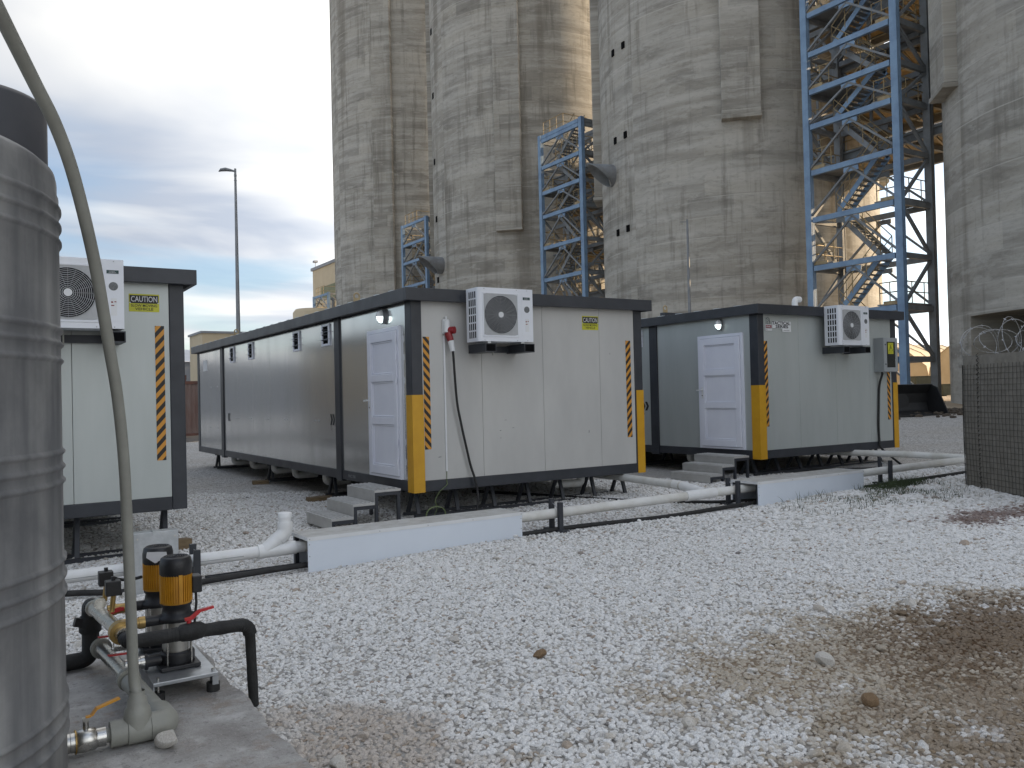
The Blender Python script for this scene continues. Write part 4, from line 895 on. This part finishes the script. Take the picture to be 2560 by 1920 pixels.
for py in (-4.2,-4.5):
    MB().cyl((-4.0,py,.47),(-3.99,py,.56),.014,10).build('brass_tee', brass, T); MB().box(-4.03,-3.955,py-.035,py+.035,.56,.64).cyl((-3.99,py,.64),(-3.99,py,.66),.012,8).build('pressure_switch', black_plastic, T, .005)
MB().tube(smooth_path([(-3.96,-4.2,.60),(-3.9,-4.15,.57),(-3.85,-4.22,.58),(-3.82,-4.3,.6)]),.009,8).build('switch_cable', black_rubber, T)
MB().cyl((-4.045,-4.36,.50),(-4.045,-4.40,.50),.032,18).cyl((-4.03,-4.36,.47),(-4.04,-4.37,.5),.01,8).build('pressure_gauge', steel, T)
# lagged black outlet pipe with tap, bending down to the ground
lag = bend([(-3.998,-4.95,.43),(-3.985,-5.02,.425),(-3.76,-5.035,.43),(-3.40,-5.0,.415),(-3.365,-4.93,-.06)],.06,7)
T2 = thing('lagged_pipe', 'black lagged pipe with red tap bending down beside the slab', 'pipe', (-3.37,-4.93,0), world=True)
ll = []; rr_ = []
for i in range(len(lag)-1):
    for j in range(5): ll.append(lag[i]+(lag[i+1]-lag[i])*j/5); rr_.append(.0)
ll.append(lag[-1]); rr_ = [(.033 if p.z > .36 else .026)+.0035*random.random() for p in ll]
MB().tube(ll, rr_, 14).build('lagging', black_rubber, T2)
MB().lathe([(.02,-.08),(.042,-.05),(.047,0),(.042,.05),(.02,.08)],14,(-3.70,-5.032,.432),(1,.07,0)).build('lagged_valve', black_rubber, T2)
MB().cyl((-3.71,-5.03,.46),(-3.71,-5.03,.495),.012,10).bar((-3.73,-5.03,.495),(-3.69,-5.03,.50),.028,.012).bar((-3.70,-5.03,.498),(-3.655,-5.02,.528),.024,.012).bar((-3.657,-5.02,.527),(-3.585,-5.01,.535),.020,.012).build('tap_lever', red_paint, T2)
T3 = thing('lagged_pipe', 'black lagged pipe running back to the tank from the pumps', 'pipe', (-4.07,-4.1,SZ), world=True)
MB().tube(bend([(-4.06,-4.19,.44),(-4.065,-4.11,.44),(-4.066,-4.10,.13),(-4.62,-4.14,.135)],.06,7),[.047]*26 if False else .046,16).build('lagging', black_rubber, T3)
MB().lathe([(.03,-.07),(.06,-.04),(.06,.04),(.03,.07)],14,(-4.066,-4.10,.33)).build('lagged_valve', black_rubber, T3); MB().bar((-4.10,-4.12,.345),(-4.15,-4.13,.36),.03,.05).build('valve_tap', black_plastic, T3)
# galvanised box standing at the drain pipe
T4 = thing('galvanised_box', 'tall galvanised metal box standing in front of the drain pipe', 'metal box', (-3.5,-1.80,hgt(-3.3,-1.8)))
MB().box(0,.36,0,.14,0,.53).build('casing', galv, T4, .003); MB().box(.005,.355,-.004,0,.01,.52).build('door', galv, T4); MB().box(.15,.21,-.008,.05,.50,.54).build('latch', galv, T4)
for x in (.03,.33): MB().cyl((x,-.004,.48),(x,-.012,.48),.008,10).build('bolt', steel, T4)
def rock(name, mat, loc, s, label, seed):
    me = make_stone(seed, 4); me.materials.clear(); me.materials.append(mat); o = bpy.data.objects.new(name, me); COL.objects.link(o); o.location = loc; o.scale = (s*.9,s*.9,s*1.15); o.rotation_euler = (.5,.3,seed)
    return tag(o, label, 'rock')
rock('rock', bone, (-3.915,-5.56,SZ+.036), .060, 'white lump of limestone lying on the concrete slab', 21)
q = onz(1350,1640,0); rock('rock', brown_stone, (q.x,q.y,hgt(q.x,q.y)+.02), .05, 'brown flat stone lying alone among the white gravel', 22)
for i, (x, y, s, lab, mt) in enumerate(((2062,1650,.055,'pale round stone at the edge of the clay stain',bone),(2175,1750,.055,'grey brown stone inside the clay stain',brown_stone),(2275,1520,.06,'tan oblong stone above the clay stain',bone),(850,1890,.06,'dusty grey stone close to the slab corner',bone))):
    q = onz(x,y,0.02); rock('rock', mt, (q.x,q.y,hgt(q.x,q.y)+.015), s, lab, 30+i)

# ------------------------------------------------------------------ mesh barrier with razor wire, grass
E0 = Vector((7.47,-2.72,0)); dA = Vector((-.507,-.862,0)); nA = Vector((.862,-.507,0)); HL, HT, HH = 3.2, 1.1, 1.90
T = thing('gabion_barrier', 'earth-filled fabric and wire mesh barrier at the yard edge', 'barrier', (7.47,-2.72,.12), world=True)
def hp(s, t, z): p = E0+dA*s+nA*t; return Vector((p.x,p.y,z))
def outline(off=0, nseg=10):
    r = .22; pts = []
    for cx, cy, a0 in ((r,r,180),(HL-r,r,270),(HL-r,HT-r,0),(r,HT-r,90)):
        for k in range(nseg+1):
            a = R_(a0+90*k/nseg); pts.append((cx+(r+off)*math.cos(a), cy+(r+off)*math.sin(a)))
    return pts
def dense(pts, step):
    out = []
    for (a,b),(c,d) in zip(pts, pts[1:]+pts[:1]):
        l = math.hypot(c-a,d-b); k = max(1,int(round(l/step)))
        out += [(a+(c-a)*i/k, b+(d-b)*i/k) for i in range(k)]
    return out
O = dense(outline(), .08); n = len(O); zs = np.linspace(0,HH,25); m = MB()
def bulge(s, t, z): 
    c = math.hypot(s-HL/2,t-HT/2)+1e-6; b = .035*math.sin(math.pi*z/HH)*(.6+.4*math.sin(s*2.9+.6)) + .008*math.sin(s*9+z*7)*math.sin(z*5.)
    return s+(s-HL/2)/c*b*.4, t+(t-HT/2)/c*b
vs = []
for z in zs:
    for s_, t_ in O: a, b = bulge(s_,t_,z); vs.append(hp(a,b,.10+z))
m.add(vs, [(i*n+(j+1)%n,i*n+j,(i+1)*n+j,(i+1)*n+(j+1)%n) for i in range(len(zs)-1) for j in range(n)], True); m.add(vs[-n:], [tuple(range(n-1,-1,-1))]); m.build('fabric', hesco_fab, T)
m = MB(); OW = [p for p in dense(outline(.013), .076)]
for z in np.arange(.04,HH-.12,.076):
    m.tube([hp(*bulge(s_,t_,z),.10+z) for s_, t_ in OW], .0036, 4, closed=True)
for s_, t_ in OW:
    if t_ > .6: continue
    m.tube([hp(*bulge(s_,t_,z),.10+z) for z in np.linspace(.02,HH-.13,10)], .0026, 4)
m.build('wire_mesh', hesco_wire, T)['kind'] = 'stuff'
m = MB(); a, b = .52, -.012
cz_ = np.linspace(.02,HH+.03,140); m.tube([hp(a+.016*math.cos(z*95),b+.016*math.sin(z*95),.10+z) for z in cz_], .0045, 5); m.build('joint_coil', hesco_wire, T)
m = MB(); a = []
for i in range(760):
    ang = i/760*2*math.pi*19; s_ = -.25+ (HL+.4)*i/760
    q = hp(s_+.17*math.sin(ang*.5+1.2), .42+.26*math.cos(ang)*(1+.3*math.sin(ang*.13)), .10+HH+.16+.24*math.sin(ang)*(1+.35*math.sin(ang*.21+1))+.05*math.sin(s_*3))
    a.append(q)
m.tube(a, .0042, 5)
for i in range(3,len(a)-3,7):
    d = (a[i+1]-a[i]).normalized(); u = d.orthogonal().normalized(); v2 = d.cross(u)
    for e in (u,-u,v2): m.add([a[i]-d*.014, a[i]+d*.014, a[i]+e*.026],[(0,1,2)])
tag(m.build('razor_wire', razor), 'coil of razor wire lying along the top of the mesh barrier', 'razor wire')
m = MB()
for i in range(5200):
    k = random.random(); x = random.gauss(5.75,.75); y = random.gauss(-2.62,.35)
    if random.random() < .3: x, y = random.gauss(6.8,.35), random.gauss(-2.2,.16)
    if -2.05 < y < -1.55 and 3.9 < x < 6.3: continue
    if math.sin(x*5.1+y*2)+math.sin(y*7.3-x*3) < -.55: continue
    z = hgt(x,y); hh = random.uniform(.03,.10)*(1.4 if y > -2.35 else .8); a = random.uniform(0,6.28); wv = Vector((math.cos(a),math.sin(a),0))*random.uniform(.002,.0035); ln = Vector((random.gauss(0,.4),random.gauss(0,.4),0))*hh
    p = Vector((x,y,z)); m.add([p-wv,p+wv,p+wv*.7+ln*.4+Vector((0,0,hh*.6)),p-wv*.7+ln*.4+Vector((0,0,hh*.6)),p+ln+Vector((0,0,hh))],[(0,1,2,3),(3,2,4)])
tag(m.build('grass', grass_m), 'thin green grass growing through gravel beside the pipe cover', 'grass', kind='stuff')

# ------------------------------------------------------------------ silos
RS, SU = 9.0, 39.2
SV = {1:79.96, 2:55.03, 3:30.10, 4:5.17, 5:-19.76, 6:-44.7}
SL = {1:'far silo at the open end of the row, behind the lamp post',2:'silo with a long concrete rib, behind the silver-sided cabin',3:'wide silo with two rows of small openings, behind the thin lamp post',4:'silo standing behind the razor wire barrier',5:'silo assumed next in the row, out of view past the added tower',6:'last silo of the row, assumed out of view past the added tower'}
def on_silo(i, x, y):
    d = ray(x,y); c = Vector((SU,SV[i],0)); o = CAM-c; a = d.x*d.x+d.y*d.y; b = 2*(o.x*d.x+o.y*d.y); k = o.x**2+o.y**2-RS*RS; D = max(0,b*b-4*a*k); return CAM+d*((-b-math.sqrt(D))/(2*a))
def silo(i, rib_z, opening=None):
    T = thing('silo', 'tall weathered concrete '+SL[i], 'silo', (SU,SV[i],0), 'concrete silos in a row'); H = 66.; n = 144
    zz = [-1,4.55]+[4.55+1.18*k for k in range(1,52)]+[H]; m = MB()
    vs = [(RS*math.cos(2*math.pi*j/n),RS*math.sin(2*math.pi*j/n),z) for z in zz for j in range(n)]
    fs = []
    for a in range(len(zz)-1):
        for j in range(n):
            if opening and a == 0 and opening[0] <= j < opening[1]: continue
            fs.append((a*n+j,a*n+(j+1)%n,(a+1)*n+(j+1)%n,(a+1)*n+j))
    m.add(vs, fs, True); m.add([(0,0,H)]+[vs[(len(zz)-1)*n+j] for j in range(n)], [(0,j+1,(j+1)%n+1) for j in range(n)])
    m.build('shell', silo_conc, T)
    if opening:
        r2 = RS-.5; m = MB(); js = list(range(opening[0],opening[1]+1)); o = [(RS*math.cos(2*math.pi*j/n),RS*math.sin(2*math.pi*j/n)) for j in js]; q = [(p[0]*(RS-7)/RS,p[1]*(RS-7)/RS) for p in o]; k = len(js)
        m.add([(a,b,-1) for a,b in o]+[(a,b,4.55) for a,b in o]+[(a,b,-1) for a,b in q]+[(a,b,4.55) for a,b in q], [(2*k+j,2*k+j+1,3*k+j+1,3*k+j) for j in range(k-1)]+[(k+j,k+j+1,3*k+j+1,3*k+j) for j in range(k-1)]+[(0,k,3*k,2*k),(k-1,2*k-1,4*k-1,3*k-1)])
        m.build('opening_lining', silo_conc, T)
    for a, z0 in zip((-135,135,45,-45), rib_z):
        ca, sa = math.cos(R_(a)), math.sin(R_(a)); m = MB(); ww, pr = 1.1, .55
        c = [(RS-.3,-ww),(RS+pr-.05,-ww),(RS+pr-.05,ww),(RS-.3,ww)]; vs = [(x*ca-y*sa,x*sa+y*ca,z) for z in (z0,H-.2) for x,y in c]
        m.add(vs,[(3,2,1,0),(4,5,6,7)]+[(j,(j+1)%4,(j+1)%4+4,j+4) for j in range(4)]); m.build('rib', silo_conc, T, .05)
        c = [(RS-.3,-ww-.02),(RS+pr+.03,-ww-.02),(RS+pr+.03,ww+.02),(RS-.3,ww+.02)]; vs = [(x*ca-y*sa,x*sa+y*ca,z) for z in (z0-.22,z0-.002) for x,y in c]
        MB().add(vs,[(3,2,1,0),(4,5,6,7)]+[(j,(j+1)%4,(j+1)%4+4,j+4) for j in range(4)]).build('rib_foot', silo_conc, T, .03)
    return T
SI = {1:silo(1,(2.,14.,14.,14.)), 2:silo(2,(15.4,14.,14.,15.)), 3:silo(3,(17.4,15.2,14.,15.)), 4:silo(4,(17.,15.,14.,15.),(58,67)), 5:silo(5,(17.,15.,14.,15.)), 6:silo(6,(17.,15.,14.,15.))}
def niche(i, px, py, w=.15, h=.42):
    p = on_silo(i,px,py)-Vector((SU,SV[i],0)); a = math.atan2(p.y,p.x); r = RS+.012; t = Vector((-math.sin(a),math.cos(a),0)); c = Vector((r*math.cos(a),r*math.sin(a),p.z))
    MB().bar(c-Vector((0,0,h/2)),c+Vector((0,0,h/2)),w*2,.10,up=(math.cos(a),math.sin(a),0)).build('wall_slot', dark_hole, SI[i])
for px, py in ((1533,133),(1558,113),(1539,352),(1564,337),(1546,582),(1571,571)): niche(3,px,py)
for px, py in ((1078,80),(1083,240),(1087,405),(1092,548),(1096,700)): niche(2,px,py,.2,.5)
p = on_silo(3,1545,628+90)
def spout(i, px, py, r, ln):
    p = on_silo(i,px,py)-Vector((SU,SV[i],0)); a = math.atan2(p.y,p.x); dr = Vector((math.cos(a),math.sin(a),0)); k = 28; up = Vector((0,0,1)); sd = dr.cross(up)
    ring = lambda q, d, sl: [p+dr*(d+sl*math.sin(2*math.pi*j/k)) + sd*(q*math.cos(2*math.pi*j/k)) + up*(q*math.sin(2*math.pi*j/k)) for j in range(k)]
    vs = ring(r,-.5,0)+ring(r,ln,r*1.1)+ring(r-.06,ln,r*1.1)+ring(r-.06,-.4,0)
    MB().add(vs, [(a_*k+j,a_*k+(j+1)%k,(a_+1)*k+(j+1)%k,(a_+1)*k+j) for a_ in range(3) for j in range(k)], True).build('spout', grey_steel, SI[i])
spout(3,1530,440,.72,.9); spout(2,1104,664,.75,1.3)
T = thing('shade_tower', 'square concrete tower out of view, added to shade the yard', 'tower', (SU,-7.3,0)); MB().box(-3.4,3.4,-4.2,4.2,-.5,70).build('shade_block', silo_conc, T); MB().box(-3.7,3.7,-4.5,4.5,70,70.6).build('shade_block_cap', silo_conc, T)  # unseen tower added to block sun coming through the gap between silos

# ------------------------------------------------------------------ stair towers
LV = [2.9,5.4,7.93,10.5,13.0,15.45,17.3,19.3,21.4,23.6,25.8,28.0]
def stair_tower(u0, u1, vn, vl, top, label, base, fine=True):
    T = thing('stair_tower', label, 'stair tower', (u0,(vn+vl)/2,base), 'blue steel stair towers between the silos', world=True); pw = .37
    lv = [z for z in LV if z < top-.3]
    for u in (u0,u1):
        for v in (vn,vl):
            MB().bar((u,v,base-.6),(u,v,top),pw if u == u0 else .34,.12,up=(1,0,0)).bar((u-.12,v,base-.6),(u-.12,v,top),pw,.05,up=(1,0,0)).bar((u+.12,v,base-.6),(u+.12,v,top),pw,.05,up=(1,0,0)).build('post', blue_steel if u == u0 else grey_steel, T)
    allz = lv+[top-.2]
    for k, z in enumerate(allz):
        for u in (u0,u1): MB().bar((u-.03,vn+.26,z),(u-.03,vl-.26,z),.20,.27).build('beam', blue_steel if u == u0 else grey_steel, T)
        for v in (vn,vl): MB().bar((u0,v,z),(u1,v,z),.18,.26).build('cross_beam', grey_steel, T)
        if z < top-.5:
            end = vn if k % 2 else vl; s = 1 if end == vn else -1
            MB().box(u0,u1,min(end,end+s*1.35),max(end,end+s*1.35),z+.17,z+.24).build('landing', grey_steel, T)
            MB().box(u0-.02,u0+.08,min(end+s*.1,end+s*1.0),max(end+s*.1,end+s*1.0),z+.18,z+.36).build('toe_board', rail_tan, T)
            rl = MB()
            for q in (.6,1.1): rl.tube([(u0+.15,end+s*1.3,z+.2+q),(u0+.15,end+s*.15,z+.2+q),(u1-.15,end+s*.15,z+.2+q)],.028,5)
            for q in (.15,.75,1.3): rl.tube([(u0+.15,end+s*q,z+.2),(u0+.15,end+s*q,z+1.3)],.028,5)
            for q in (.4,.8): rl.tube([(u0+(u1-u0)*q,end+s*.15,z+.2),(u0+(u1-u0)*q,end+s*.15,z+1.3)],.028,5)
            rl.build('handrail', rail_tan, T)
    vm = (vn+vl)/2
    for z0, z1 in zip([base-.2]+allz, allz):
        for u in (u0-.03,u1):
            for v in (vn,vl): MB().bar((u,v,z0+.15),(u,vm,z1-.2),.10,.105,up=(1,0,0)).build('brace', grey_steel, T)
            MB().box(u-.03,u+.03,vm-.42,vm+.42,z1-.42,z1-.18).build('gusset', blue_steel if u < u1 else grey_steel, T)
    for k, (z0, z1) in enumerate(zip(allz, allz[1:])):
        for v in (vn,vl):
            p, q = ((u0,v,z0),(u1,v,z1)) if k % 2 else ((u1,v,z0),(u0,v,z1)); MB().bar(p,q,.14,.14,up=(0,1,0)).build('brace', grey_steel, T)
    for k, (z0, z1) in enumerate(zip([base]+lv, lv)):
        lo, hi = (vl,vn) if k % 2 == 0 else (vn,vl); s = 1 if hi > lo else -1; a, b = lo+s*1.35, hi-s*1.35; ua, ub = (u0+.45,u0+1.35)
        fl = MB()
        for u in (ua,ub): fl.bar((u,a,z0+.2),(u,b,z1+.2),.06,.26)
        F = fl.build('stair_flight', blue_steel if k % 2 == 0 and fine else grey_steel, T); nt = 12; tr = MB()
        for i in range(1,nt):
            v, z = a+(b-a)*i/nt, z0+.2+(z1-z0)*i/nt
            if fine: MB().box(ua+.03,ub-.03,v-.13,v+.13,z-.02,z+.02).build('tread', grey_steel, F)
            else: tr.box(ua+.03,ub-.03,v-.13,v+.13,z-.02,z+.02)
        if not fine: tr.build('treads', grey_steel, F)
        hr = MB()
        for u in (ua-.03,ub+.03):
            for q in (.55,1.05): hr.tube([(u,a,z0+.2+q),(u,b,z1+.2+q)],.026,5)
            for q in (0,.33,.66,1): hr.tube([(u,a+(b-a)*q,z0+.2+(z1-z0)*q),(u,a+(b-a)*q,z0+1.25+(z1-z0)*q)],.026,5)
        hr.build('handrail', rail_tan, F)
    rl = MB()
    for q in (.5,1.1): rl.tube([(u0+.3,vl,top+q),(u0+.3,vm,top+q),(u1,vm,top+q)],.03,5)
    for q in np.linspace(0,1,4): rl.tube([(u0+.3,vl+(vm-vl)*q,top),(u0+.3,vl+(vm-vl)*q,top+1.1)],.03,5)
    rl.build('top_rail', rail_tan, T)
    return T
stair_tower(33.0,35.6,14.2,19.35,30.,'tall blue stair tower standing beside the black loader bucket',.75)
stair_tower(33.0,35.6,39.0,44.25,21.9,'blue stair tower rising above the silver-sided cabin roof',.75,False)
stair_tower(33.0,35.6,64.2,69.6,19.5,'smaller blue stair tower between the two far silos',.75,False)
stair_tower(33.0,35.6,91.6,97.0,15.2,'low blue steel frame at the open end of the silo row',.75,False)
def bridge(v0, v1, zs, label):
    T = thing('conveyor_bridge', label, 'conveyor bridge', (39,(v0+v1)/2,zs[0]), 'steel conveyor bridges between the silos', world=True)
    for z in zs:
        MB().box(36.15,41.2,v0,v1,z,z+.12).build('deck', rail_tan, T)
        for u in (36.05,41.2): MB().bar((u,v0,z-.25),(u,v1,z-.25),.3,.5).bar((u,v0,z+2.2),(u,v1,z+2.2),.25,.3).build('side_beam', grey_steel, T)
        n = 6
        for i in range(n):
            a, b = v0+(v1-v0)*i/n, v0+(v1-v0)*(i+1)/n
            for u in (36.05,41.2):
                MB().bar((u,a,z),(u,b,z+2.1),.14,.14,up=(1,0,0)).bar((u,a,z),(u,a,z+2.1),.14,.14,up=(1,0,0)).build('truss_member', grey_steel, T)
            MB().bar((36.15,a,z-.2),(41.2,a,z-.2),.2,.25).build('floor_beam', grey_steel, T); MB().bar((36.15,a,z-.38),(41.2,b,z-.38),.1,.1).build('floor_brace', rail_tan, T)
        rl = MB()
        for q in (.55,1.1): rl.tube([(35.95,v0,z+q),(35.95,v1,z+q)],.03,5)
        for v in np.linspace(v0+.3,v1-.3,7): rl.tube([(35.95,v,z-.2),(35.95,v,z+1.1)],.03,5)
        rl.build('handrail', rail_tan, T); MB().box(35.75,36.0,v0,v1,z-.15,z-.06).build('walkway', grey_steel, T)
bridge(12.6,22.6,(14.6,16.9,19.6,22.6),'steel conveyor bridge behind the tall blue stair tower'); bridge(38.1,47.,(9.5,13.2,16.8,19.5),'steel conveyor bridge behind the middle stair tower'); bridge(63.,72.,(9.5,13.2,16.5),'steel conveyor bridge behind the smaller stair tower')

# ------------------------------------------------------------------ lamp posts and background
def lamp_post(x, y, h, r0, r1, label, head=True):
    g = hgt(x,y); T = thing('lamp_post', label, 'lamp post', (x,y,g), 'lamp posts'); rx, ry = _r.x, _r.y
    MB().tube([(0,0,-.3),(0,0,h*.5-g),(0,0,h-g)],[r0,(r0+r1)/2,r1],14).build('pole', lamp_grey, T)
    zt = h-g
    if head:
        k = 16; rings = []
        for t_, hw, zc, th in ((0,.05,0,.04),(.12,.10,.03,.06),(.3,.13,.06,.085),(.48,.10,.05,.07),(.56,.03,.01,.02)):
            rings.append([(-rx*(.03+t_)-ry*hw*math.cos(2*math.pi*j/k), -ry*(.03+t_)+rx*hw*math.cos(2*math.pi*j/k), zt-.1+zc+th*math.sin(2*math.pi*j/k)*(1 if math.sin(2*math.pi*j/k) > 0 else .45)) for j in range(k)])
        vs = [p for r in rings for p in r]; MB().add(vs,[(i*k+j,i*k+(j+1)%k,(i+1)*k+(j+1)%k,(i+1)*k+j) for i in range(4) for j in range(k)]+[tuple(range(k)),tuple(range(5*k-1,4*k-1,-1))],True).build('lamp_head', lamp_grey, T)
        for q in (.22,.26,.42): MB().cyl((0,0,zt-q),(0,0,zt-q-.015),r1*1.35,14).build('pole_band', lamp_grey, T)
    else:
        MB().bar((0,0,zt-.12),(-rx*.35,-ry*.35,zt-.12),.03,.03).build('arm', lamp_grey, T)
lamp_post(3.315,20.9,9.95,.10,.038,'tall lamp post with oval lamp head behind the silver-sided cabin'); lamp_post(24.1,19.47,9.8,.11,.05,'thin lamp post standing in front of the wide silo',False)
T = thing('shipping_container', 'faded rust red shipping container beyond the yard road', 'container', (-1.5,31.4,hgt(1,31)))
c = MB(); n = 30
xs_ = np.linspace(0,6.06,n*4+1); yy = [0,0,.04,.04]
pr_ = [(x, yy[i%4]) for i, x in enumerate(xs_)]; c.add([(x,y,.16) for x,y in pr_]+[(x,y,2.45) for x,y in pr_],[(i,i+1,i+1+len(pr_),i+len(pr_)) for i in range(len(pr_)-1)]); c.build('side_wall', rust_grey, T)
MB().box(0,6.06,.05,2.43,.16,2.5).build('body', rust_grey, T); MB().box(0,6.06,-.02,.08,0,.16).box(0,6.06,-.02,.08,2.45,2.59).build('rail', rust_red, T)
for x in (0,5.94): MB().box(x,x+.12,-.03,.1,0,2.6).build('corner_post', rust_red, T)
T = thing('shipping_container', 'dark red container standing behind the faded one', 'container', (-1.8,34.6,hgt(1,34))); MB().box(0,6.06,0,2.4,0,2.95).build('body', rust_red, T); MB().box(-.02,6.08,-.03,.1,2.75,2.98).build('top_rail', rust_red, T)
T = thing('warehouse', 'long grey warehouse with white metal roof behind the containers', 'warehouse', (-30,78,0))
MB().box(0,48,0,22,-.5,5.75).build('wall', shed_grey, T); MB().add([(-.4,-.4,5.7),(48.4,-.4,5.7),(48.4,11,7.6),(-.4,11,7.6),(-.4,22.4,5.7),(48.4,22.4,5.7)],[(0,1,2,3),(3,2,5,4),(0,3,4),(1,5,2)]).build('roof', shed_white, T); MB().box(-.05,48.05,-.06,.0,3.1,3.5).build('dark_band', lamp_grey, T)
for i in range(12): MB().box(1+i*4,1.12+i*4,-.04,.0,-.5,5.65).build('wall_rib', shed_grey, T)
T = thing('cream_building', 'flat-roofed cream building behind the far end of the cabin', 'building', (9.1,52.9,0)); MB().box(0,14,0,4.2,-.5,6.6).build('wall', cream_wall, T); MB().box(-.12,14.12,-.12,4.32,6.6,6.75).build('roof', shed_grey, T)
T = thing('cream_building', 'tall cream building with olive shutter beside the far silo', 'building', (41.4,95,0)); MB().box(0,20,0,26.2,-.5,22.4).build('wall', cream_wall, T); MB().box(-.25,20.2,-.3,26.5,22.4,22.85).build('roof', shed_grey, T)
MB().box(-.08,.0,12.5,22.5,17.2,19.3).build('shutter', pm('shutter_olive',(.24,.25,.15),(.2,.21,.12),1,.7), T); MB().tube([(.4,26,22.8),(.4,26,23.8)],.05,6).box(.1,.7,25.6,26.4,23.8,24.1).build('roof_camera', shed_grey, T)
q = at(745,772,98); T = thing('concrete_bin', 'pale concrete bin between the cabin roof and the blue frame', 'bin', (q.x,q.y,0)); MB().lathe([(2.6,-.5),(2.6,q.z-.4),(2.3,q.z),(0,q.z)],24,(2.2,.3,0)).build('shell', cream_wall, T)

# army tents, crates and loader bucket seen past the stair tower
def tent(x, y, L, W, hw, hr, rz, label):
    T = thing('frame_tent', label, 'tent', (x,y,hgt(x,y)-.05), 'sunlit canvas frame tents', rz); n = 18
    sec = [(-W/2,0),(-W/2*.98,hw*.6),(-W/2*.93,hw),(-W/2*.55,hw+(hr-hw)*.55),(0,hr),(W/2*.55,hw+(hr-hw)*.55),(W/2*.93,hw),(W/2*.98,hw*.6),(W/2,0)]
    for b in range(int(L/2.5)):
        x0, x1 = b*2.5, b*2.5+2.5; m = MB(); k = len(sec); vs = []
        for t_ in np.linspace(0,1,5): vs += [(x0+(x1-x0)*t_, a, z-.09*math.sin(math.pi*t_)*(z/hr)) for a,z in sec]
        m.add(vs,[(i*k+j,i*k+j+1,(i+1)*k+j+1,(i+1)*k+j) for i in range(4) for j in range(k-1)],True); m.build('canvas_bay', tent_cream, T)
        MB().tube([(x0,a,z+.02) for a,z in sec],.05,5).build('frame_hoop', tent_cream, T)
    for xe in (0,int(L/2.5)*2.5): MB().add([(xe,a,z) for a,z in sec],[tuple(range(len(sec)))]).build('end_wall', tent_cream, T)
q = at(2215,985,78); tent(q.x,q.y,20,8.,2.6,5.0,R_(8),'long ribbed canvas tent behind the stair tower')
q = at(2352,985,70); tent(q.x+1.,q.y-1,10,6.5,2.4,4.6,R_(-15),'canvas tent half hidden by the silo above the barrier')
def crate(px, py, t_, sx, sz, label):
    q = at(px,py,t_); z = hgt(q.x,q.y); T = thing('equipment_crate', label, 'crate', (q.x,q.y,z), 'olive equipment crates by the tents', R_(-30)); MB().box(0,sx,0,1.2,.08,sz).build('body', olive, T, .03); MB().box(.1,.3,0,1.2,0,.08).box(sx-.3,sx-.1,0,1.2,0,.08).build('skid', olive, T); MB().box(-.02,sx+.02,-.02,1.22,sz,sz+.06).build('lid', olive, T)
crate(2357,984,62,1.6,.85,'olive crate standing before the hidden tent'); crate(2290,978,64,1.5,1.5,'tall olive equipment box beside the long tent')
T = thing('loader_bucket', 'black steel loader bucket resting at the edge of the gravel', 'loader bucket', (21.6,7.0,hgt(21.6,7)), None, -.40)
prof_ = [(-.35,.02),(.45,.0),(.75,.10),(.88,.42),(.80,.80),(.55,1.08),(.48,1.06),(.70,.76),(.76,.44),(.66,.18),(.42,.09),(-.35,.05)]
wb = 1.35; m = MB(); k = len(prof_); m.add([(-wb,a,z) for a,z in prof_]+[(wb,a,z) for a,z in prof_],[tuple(range(k-1,-1,-1)),tuple(range(k,2*k))]+[(i,(i+1)%k,(i+1)%k+k,i+k) for i in range(k)]); m.build('shell', bucket_black, T)
for x in (-wb,wb-.04): MB().add([(x,-.35,.03),(x,.45,.01),(x,.75,.1),(x,.87,.42),(x,.79,.8),(x,.54,1.07),(x,.2,.95),(x+.04,-.35,.03),(x+.04,.45,.01),(x+.04,.75,.1),(x+.04,.87,.42),(x+.04,.79,.8),(x+.04,.54,1.07),(x+.04,.2,.95)],[(6,5,4,3,2,1,0),(7,8,9,10,11,12,13)]+[(i,(i+1)%7,(i+1)%7+7,i+7) for i in range(7)]).build('side_plate', bucket_black, T)
MB().box(-wb,wb,-.42,-.30,.0,.05).build('cutting_edge', bucket_black, T); MB().cyl((.3,.70,.5),(.3,.95,.5),.30,20).build('hitch_boss', bucket_black, T)
m = MB()
for i in range(420):
    x = random.gauss(24.4,1.5); y = 6.2+random.gauss(0,2.0)-(x-24)*.15; s = random.uniform(.05,.22); bm = make_stone(200+i%9,1); bm_v = [Vector(v.co)*s+Vector((x,y,hgt(x,y)+s*.1)) for v in bm.vertices]
    m.add(bm_v,[tuple(p.vertices) for p in bm.polygons])
tag(m.build('earth_heap', earth), 'low heap of dark earth clods along the gravel edge', 'earth', kind='stuff')
for o in WORLD_THINGS: del o['_w']
